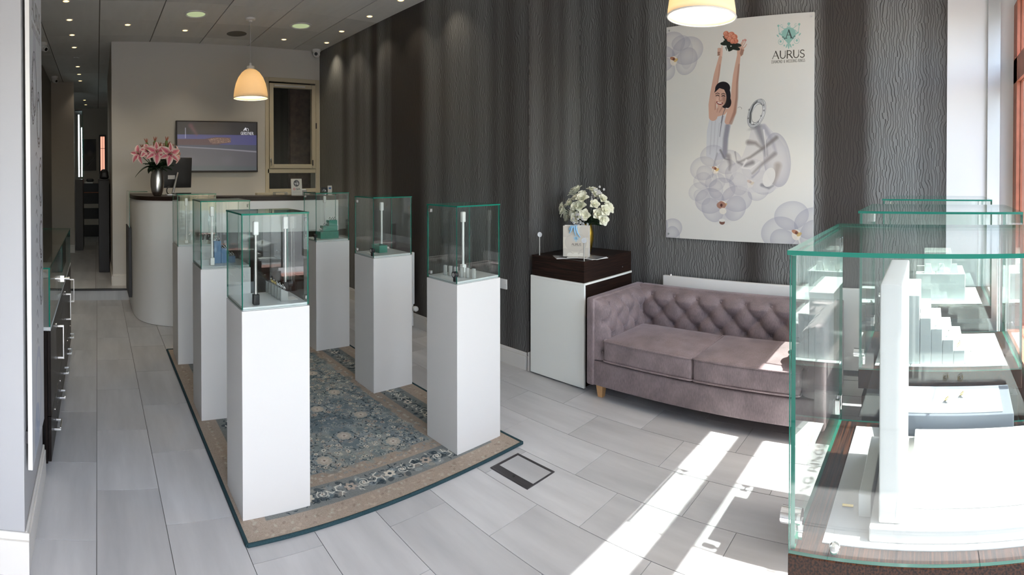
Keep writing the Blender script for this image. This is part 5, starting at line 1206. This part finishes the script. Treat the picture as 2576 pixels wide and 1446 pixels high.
for x, y, lab in ((.37, 6.20, 'spotlight near the left edge of the back wall'), (1.08, 6.38, 'spotlight between the left round light and the back wall'), (2.40, 6.50, 'spotlight in front of the right round light and window'), (2.99, 6.45, 'spotlight nearest the corner of back wall and wallpaper')): downlight(x, y, lab)
for k, (x, y) in enumerate(((-.28, 12.4), (-.27, 13.2))): downlight(x, y, '%s spotlight deep in the far room' % ('nearer', 'farther')[k], True, 2)
for x, y, lab in ((1.09, 5.72, 'round recessed light left of the pendant lamp'), (2.37, 5.84, 'round recessed light right of the pendant lamp')):
    t = thing('recessed_light', lab, 'ceiling light', (x, y, CZ), 'large round recessed ceiling lights')
    build(MB().lathe([(.135, 0), (.135, -.006), (.115, -.010), (.108, -.004), (.10, .012)], (x, y, CZ - .001), 36), 'rim', 'white_plastic', t, smooth=50)
    build(MB().lathe([(0, .0), (.06, -.001), (.10, -.004)], (x, y, CZ - .001), 36), 'reflector', 'light_reflector', t, smooth=60)
t = thing('ceiling_speaker', 'round flat grey speaker grille in the ceiling behind the pendant lamp', 'speaker', (1.74, 6.42, CZ)); build(MB().lathe([(0, -.004), (.115, -.004), (.125, -.002), (.125, 0)], (1.74, 6.42, CZ - .001), 36), 'grille', 'speaker_mesh', t, smooth=50)
def pendant(x, y, zb, lab, power):
    t = thing('pendant_lamp', lab, 'lamp', (x, y, CZ), 'pale dome pendant lamps')
    r = .196; h = .33
    prof = [(r, 0), (r * .985, h * .12), (r * .94, h * .30), (r * .86, h * .50), (r * .72, h * .70), (r * .52, h * .87), (r * .34, h * .955), (r * .22, h * .985)]
    o = build(MB().lathe(prof, (x, y, zb), 48), 'shade', 'lamp_shade_fabric', t, smooth=80); s = o.modifiers.new('fabric', 'SOLIDIFY'); s.thickness = .003
    build(MB().tube([(x + r * math.cos(R(a)), y + r * math.sin(R(a)), zb) for a in range(0, 361, 10)], .0045, 6), 'shade_rim', 'white_plastic', t, smooth=70)
    build(MB().lathe([(.043, h * .985), (.045, h * 1.0), (.043, h * 1.09), (.012, h * 1.10), (.010, h * 1.2), (0, h * 1.2)], (x, y, zb), 24), 'lamp_holder', 'white_plastic', t, smooth=50)
    build(MB().cyl((x, y, zb + h * 1.18), (x, y, CZ - .03), .003, 8), 'flex', 'paper_grey', t); build(MB().lathe([(0, -.04), (.02, -.04), (.022, -.028), (.055, -.02), (.06, 0)], (x, y, CZ - .001), 28), 'ceiling_rose', 'white_plastic', t, smooth=50)
    build(MB().sphere((x, y, zb + h * .6), (.03, .03, .04), 14), 'bulb', 'pendant_bulb', t, smooth=80)
    l = bpy.data.lights.new('pendant_light', 'POINT'); l.energy = power; l.color = (1, .76, .46); l.shadow_soft_size = .035; o = bpy.data.objects.new('pendant_light', l); COL.objects.link(o); o.location = (0, 0, zb + h * .45 - CZ); o.parent = t
emit('pendant_bulb', (1.0, .8, .5), 3)
pendant(1.72, 5.75, 2.46, 'pale dome pendant lamp hanging over the reception counter', 10)
pendant(2.74, 1.26, 2.49, 'pale dome pendant lamp hanging in front of the bride poster', 11)
def camera_dome(x, y, d, lab):
    t = thing('security_camera', lab, 'security camera', (x, y, CZ), 'white dome cameras')
    build(MB().lathe([(.058, -.001), (.058, -.03), (.05, -.042), (0, -.043)], (x, y, CZ), 24), 'base', 'white_plastic', t, smooth=50)
    d = Vector(d).normalized(); c = Vector((x, y, CZ - .065)); build(MB().sphere(c, .05, 20), 'eyeball', 'white_plastic', t, smooth=80)
    build(MB().cyl(c + d * .035, c + d * .068, .034, 20), 'lens_hood', 'white_plastic', t, smooth=50); build(MB().cyl(c + d * .0681, c + d * .070, .024, 18), 'lens', 'black_screen', t)
camera_dome(-.60, 4.85, (.5, -.6, -.6), 'white dome camera nearest the pilaster in the line of three'); camera_dome(-.70, 7.0, (.6, -.6, -.5), 'white dome camera in the middle of the left wall line'); camera_dome(-.74, 9.4, (.5, -.7, -.4), 'white dome camera at the corridor end of the left wall'); camera_dome(3.03, 6.88, (-.45, -.8, -.15), 'white dome camera in the corner of back wall and dark wallpaper')
# ------------------------------------------------------------------ three glass display cases in the shop window
emit('glint', (1, 1, 1), 0)
def hinge_pair(parent, x, y, z, s):     # two screw plates joined by a cross piece, on the +Y glass
    for dx in (-.018, .018):
        build(MB().box(x + dx - .007, x + dx + .007, y - .006, y + .010, z - .022, z + .022), 'hinge_plate', 'chrome', parent, bevel=.002)
    build(MB().cyl((x - .022, y, z), (x + .022, y, z), .005, 10), 'hinge_pin', 'chrome', parent, smooth=60)
def display_case(x0, x1, y0, y1, zb, zt, lab):
    t = thing('display_case', lab, 'display case', (x0, y0, 0), 'window display cases')
    build(MB().box(x0 + .012, x1 - .012, y0 + .012, y1 - .012, .0, zb - .105), 'cabinet', 'wenge_upright', t, bevel=.002)
    build(MB().box(x0 + .03, x1 - .03, y0 + .03, y1 - .03, zb - .104, zb - .075), 'shadow_gap', 'black_plastic', t)
    build(MB().box(x0, x1, y0, y1, zb - .074, zb), 'deck', 'wenge', t, bevel=.002)
    build(MB().box(x0 + .045, x1 - .045, y0 + .05, y1 - .06, zb + .0005, zb + .004), 'deck_inset', 'grey_felt', t, bevel=.001)
    th = .009
    build(MB().pane(x0 + .002, x0 + .002 + th, y0, y1 - .001, zb + .0005, zt - th), 'pane', GLASS, t); build(MB().pane(x1 - .002 - th, x1 - .002, y0, y1 - .001, zb + .0005, zt - th), 'pane', GLASS, t); build(MB().pane(x0 + .012, x1 - .012, y0, y0 + th, zb + .0005, zt - th), 'pane', GLASS, t)
    d = build(MB().pane(x0 + .013, x1 - .013, y1 - .002 - th, y1 - .002, zb + .003, zt - th - .003), 'door', GLASS, t)
    build(MB().pane(x0, x1, y0, y1 + .004, zt - th, zt), 'glass_top', GLASS, t)
    hinge_pair(d, x1 - .035, y1 - .006, zt - .06, 1); hinge_pair(d, x1 - .035, y1 - .006, zb + .06, 1)
    o = build(MB().cyl((x0 + .035, y1 - .02, zb + .055), (x0 + .035, y1 + .022, zb + .055), .016, 24), 'lock', 'chrome', d, smooth=50); build(MB().cyl((x0 + .035, y1 - .024, zb + .03), (x0 + .035, y1 - .012, zb + .03), .008, 12).box(x0 + .028, x0 + .042, y1 - .022, y1 - .014, zb + .012, zb + .05), 'lock_cam', 'chrome', d, smooth=50)
    build(MB().sphere((x0 + .02, y1 - .09, zb + .012), .012, 16), 'glass_stud', 'chrome', t, smooth=80)
    build(MB().cyl((x1 - .03, y0 + .03, zb + .01), (x1 - .03, y0 + .03, zt - .03), .008, 14), 'light_rod', 'clear_acrylic', t, smooth=60)
    return t
Y0, Y1 = -.365, .272
C = ((1.005, 1.60, .85, 1.4505), (2.04, 2.56, .842, 1.459), (3.07, 3.62, .84, 1.460))
display_case(C[0][0], C[0][1], Y0, Y1, C[0][2], C[0][3], 'large glass display case with a tall white upright slab, nearest of the window row')
display_case(C[1][0], C[1][1], Y0, Y1, C[1][2], C[1][3], 'glass display case with white stepped blocks, middle of the window row')
display_case(C[2][0], C[2][1], Y0, Y1, C[2][2], C[2][3], 'glass display case against the recess wall, farthest of the window row')
# nearest case: white upright slab on a base, boards and white tray
z = C[0][2] + .0042
t = thing('display_stand', 'tall white upright slab on a flat white base in the nearest window case', 'display stand', (1.07, -.2, z))
build(MB().box(1.065, 1.45, -.27, .118, z, z + .03), 'base', 'white_lacquer', t, bevel=.003)
build(MB().round_box(1.078, 1.40, .052, .100, z + .031, 1.376, .004), 'slab', 'white_lacquer', t, smooth=50)
tag(build(MB().box(1.14, 1.40, .1225, .150, z, z + .05), 'white_block', 'white_deck', bevel=.002), 'low white block beside the upright slab in the nearest case', 'display block')
o = build(MB().cyl((1.17, .165, z + .004), (1.17, .19, z + .004), .003, 8), 'pin', 'ring_gold'); tag(o, 'small gold pin lying between the slab and the case door', 'pin')
tag(build(MB().box(1.13, 1.44, -.25, .035, z + .0305, z + .055), 'jewellery_board', 'white_deck', bevel=.003), 'broad flat white jewellery board on the base behind the upright slab', 'jewellery board')
# grey tray with earrings at the back of the nearest case
t = thing('jewellery_tray', 'grey wedge tray with a pair of gold earrings behind the flat white board', 'tray', (1.46, -.23, z))
build(MB().hexa([(1.462, -.24, z), (1.582, -.24, z), (1.582, .09, z), (1.462, .09, z)], [(1.464, -.24, z + .080), (1.582, -.24, z + .115), (1.582, .09, z + .115), (1.464, .09, z + .080)]), 'wedge', 'grey_tray', t, bevel=.002)
build(MB().hexa([(1.472, -.21, z + .0827), (1.575, -.21, z + .1132), (1.575, .06, z + .1132), (1.472, .06, z + .0827)], [(1.471, -.21, z + .0857), (1.574, -.21, z + .1162), (1.574, .06, z + .1162), (1.471, .06, z + .0857)]), 'pad', 'grey_felt', t)
for k, (x, y) in enumerate(((1.535, -.10), (1.515, -.055))):
    b = MB().merge(ring_mesh((x, y, z + .1135 - .006 * k), .009, '', (.4, .6, .6), False)); b.sphere((x - .006, y, z + .108 - .006 * k), .005, 10, 1)
    tag(build(b, 'earring', ['ring_gold', 'ring_silver'], smooth=60), 'gold hoop earring on the grey tray, %s of the pair' % ('upper', 'lower')[k], 'earring', 'gold earrings on the grey tray')
# middle case: stepped white blocks falling towards the street
z = C[1][2] + .0042
for k in range(5):
    z1 = 1.030 - .043 * k - z; ya, yb = -.010 - .045 * k, .034 - .045 * k
    tag(build(MB().box(2.11, 2.45, ya, yb, z, z + z1), 'step_block', 'white_deck', bevel=.002), 'white display step, %s from the top in the middle window case' % ORD[k], 'display block', 'white stepped blocks')
    if k: ring_on((2.15, (ya + yb) / 2, z + z1 + .0115), 'silver ring on the %s white step of the middle window case' % ORD[k], 'ring_gold' if k == 3 else 'ring_silver', (.5, .6, .5), 'rings on the white steps')
tag(build(MB().box(2.11, 2.45, .036, .14, z, 1.12), 'white_block', 'white_deck', bevel=.002), 'tall white block behind the steps of the middle window case', 'display block')
# farthest case
z = C[2][2] + .0042
tag(build(MB().box(3.20, 3.50, -.22, .08, z, z + .16), 'white_block', 'white_deck', bevel=.003), 'large low white plinth in the farthest window case', 'display block')
tag(build(MB().box(3.28, 3.48, -.14, .03, z + .1605, z + .28), 'white_block', 'white_deck', bevel=.003), 'smaller white box on the plinth of the farthest window case', 'display block')
for k in range(3):
    b = MB().hexa([(3.22, -.18 + .08 * k, z + .1605), (3.25, -.18 + .08 * k, z + .1605), (3.25, -.13 + .08 * k, z + .1605), (3.22, -.13 + .08 * k, z + .1605)], [(3.235, -.17 + .08 * k, z + .215), (3.245, -.17 + .08 * k, z + .215), (3.245, -.14 + .08 * k, z + .215), (3.235, -.14 + .08 * k, z + .215)])
    tag(build(b, 'earring_stand', 'grey_felt', bevel=.001), 'little grey earring stand on the far plinth, %s from the street' % ORD[k], 'earring stand', 'earring stands on the far plinth')

# ------------------------------------------------------------------ corridor and far room
t = thing('tall_cabinet', 'tall black cabinet standing at the corridor entrance by the back wall', 'cabinet', (.02, 7.95, SZ)); build(MB().box(.02, .178, 7.95, 8.9, SZ + .003, 1.52), 'body', 'dark_cabinet', t, bevel=.004); build(MB().box(.014, .182, 7.94, 8.91, 1.5205, 1.54), 'top', 'dark_cabinet', t, bevel=.003)
o = build(MB().round_box(.045, .175, 8.0, 8.25, 1.541, 1.66, .04, bulge=lambda w, H: [w[0] * (1 - .25 * (w[2] / H[2])), w[1], w[2] + (.03 * abs(math.sin(w[1] * 20)) if w[2] > 0 else 0)]), 'handbag', 'black_plastic', smooth=70); tag(o, 'black bag lying on the tall dark corridor cabinet', 'bag')
t = thing('light_showcase', 'tall glass wall showcase with white light tubes in the corridor', 'showcase', (-.42, 10.4, SZ))
build(MB().box(-.425, -.28, 10.3, 11.2, SZ + .003, 1.52), 'base', 'dark_frame', t)
build(MB().pane(-.285, -.279, 10.3, 11.2, 1.521, 2.85), 'pane', GLASS, t); build(MB().pane(-.425, -.286, 10.3, 10.306, 1.521, 2.85), 'pane', GLASS, t); build(MB().box(-.425, -.279, 10.3, 11.2, 2.851, 2.87), 'top', 'dark_frame', t)
for x, y, za, zb in ((-.35, 10.34, 1.57, 2.78), (-.315, 11.14, 1.57, 2.6)): build(MB().cyl((x, y, za), (x, y, zb), .013, 12), 'light_tube', 'led_tube', t, smooth=60)
t = thing('far_wall_picture', 'dark blurred orchid picture on the far room wall', 'picture', (-.35, 13.98, 1.8)); build(MB().box(-.36, -.02, 13.97, 13.997, 1.72, 2.55), 'board', 'dark_frame', t); build(MB().quad((-.36, 13.9695, 1.72), (-.02, 13.9695, 1.72), (-.02, 13.9695, 2.55), (-.36, 13.9695, 2.55)), 'print', 'far_picture_print', t)
t = thing('far_sideboard', 'dark sideboard with pale shelf fronts in the far room', 'sideboard', (-.30, 12.5, SZ))
build(MB().box(-.34, .20, 12.6, 13.1, SZ + .003, 1.40), 'carcass', 'dark_cabinet', t)
for z0, z1, m in ((.22, .40, 'dark_cabinet'), (.42, .56, 'plaster_dim'), (.82, .92, 'plaster_dim'), (1.18, 1.20, 'red_wood')): build(MB().box(-.34, .20, 12.585, 12.599, z0, z1), 'front', m, t)
tag(build(MB().round_box(-.30, -.10, 12.7, 12.95, 1.401, 1.44, .01), 'paper_stack', 'paper', smooth=50), 'stack of white papers on the far room sideboard', 'papers'); tag(build(MB().round_box(-.26, -.08, 12.72, 12.9, 1.4405, 1.52, .035), 'dark_case', 'black_plastic', smooth=60), 'dark rounded case on the paper stack in the far room', 'case')
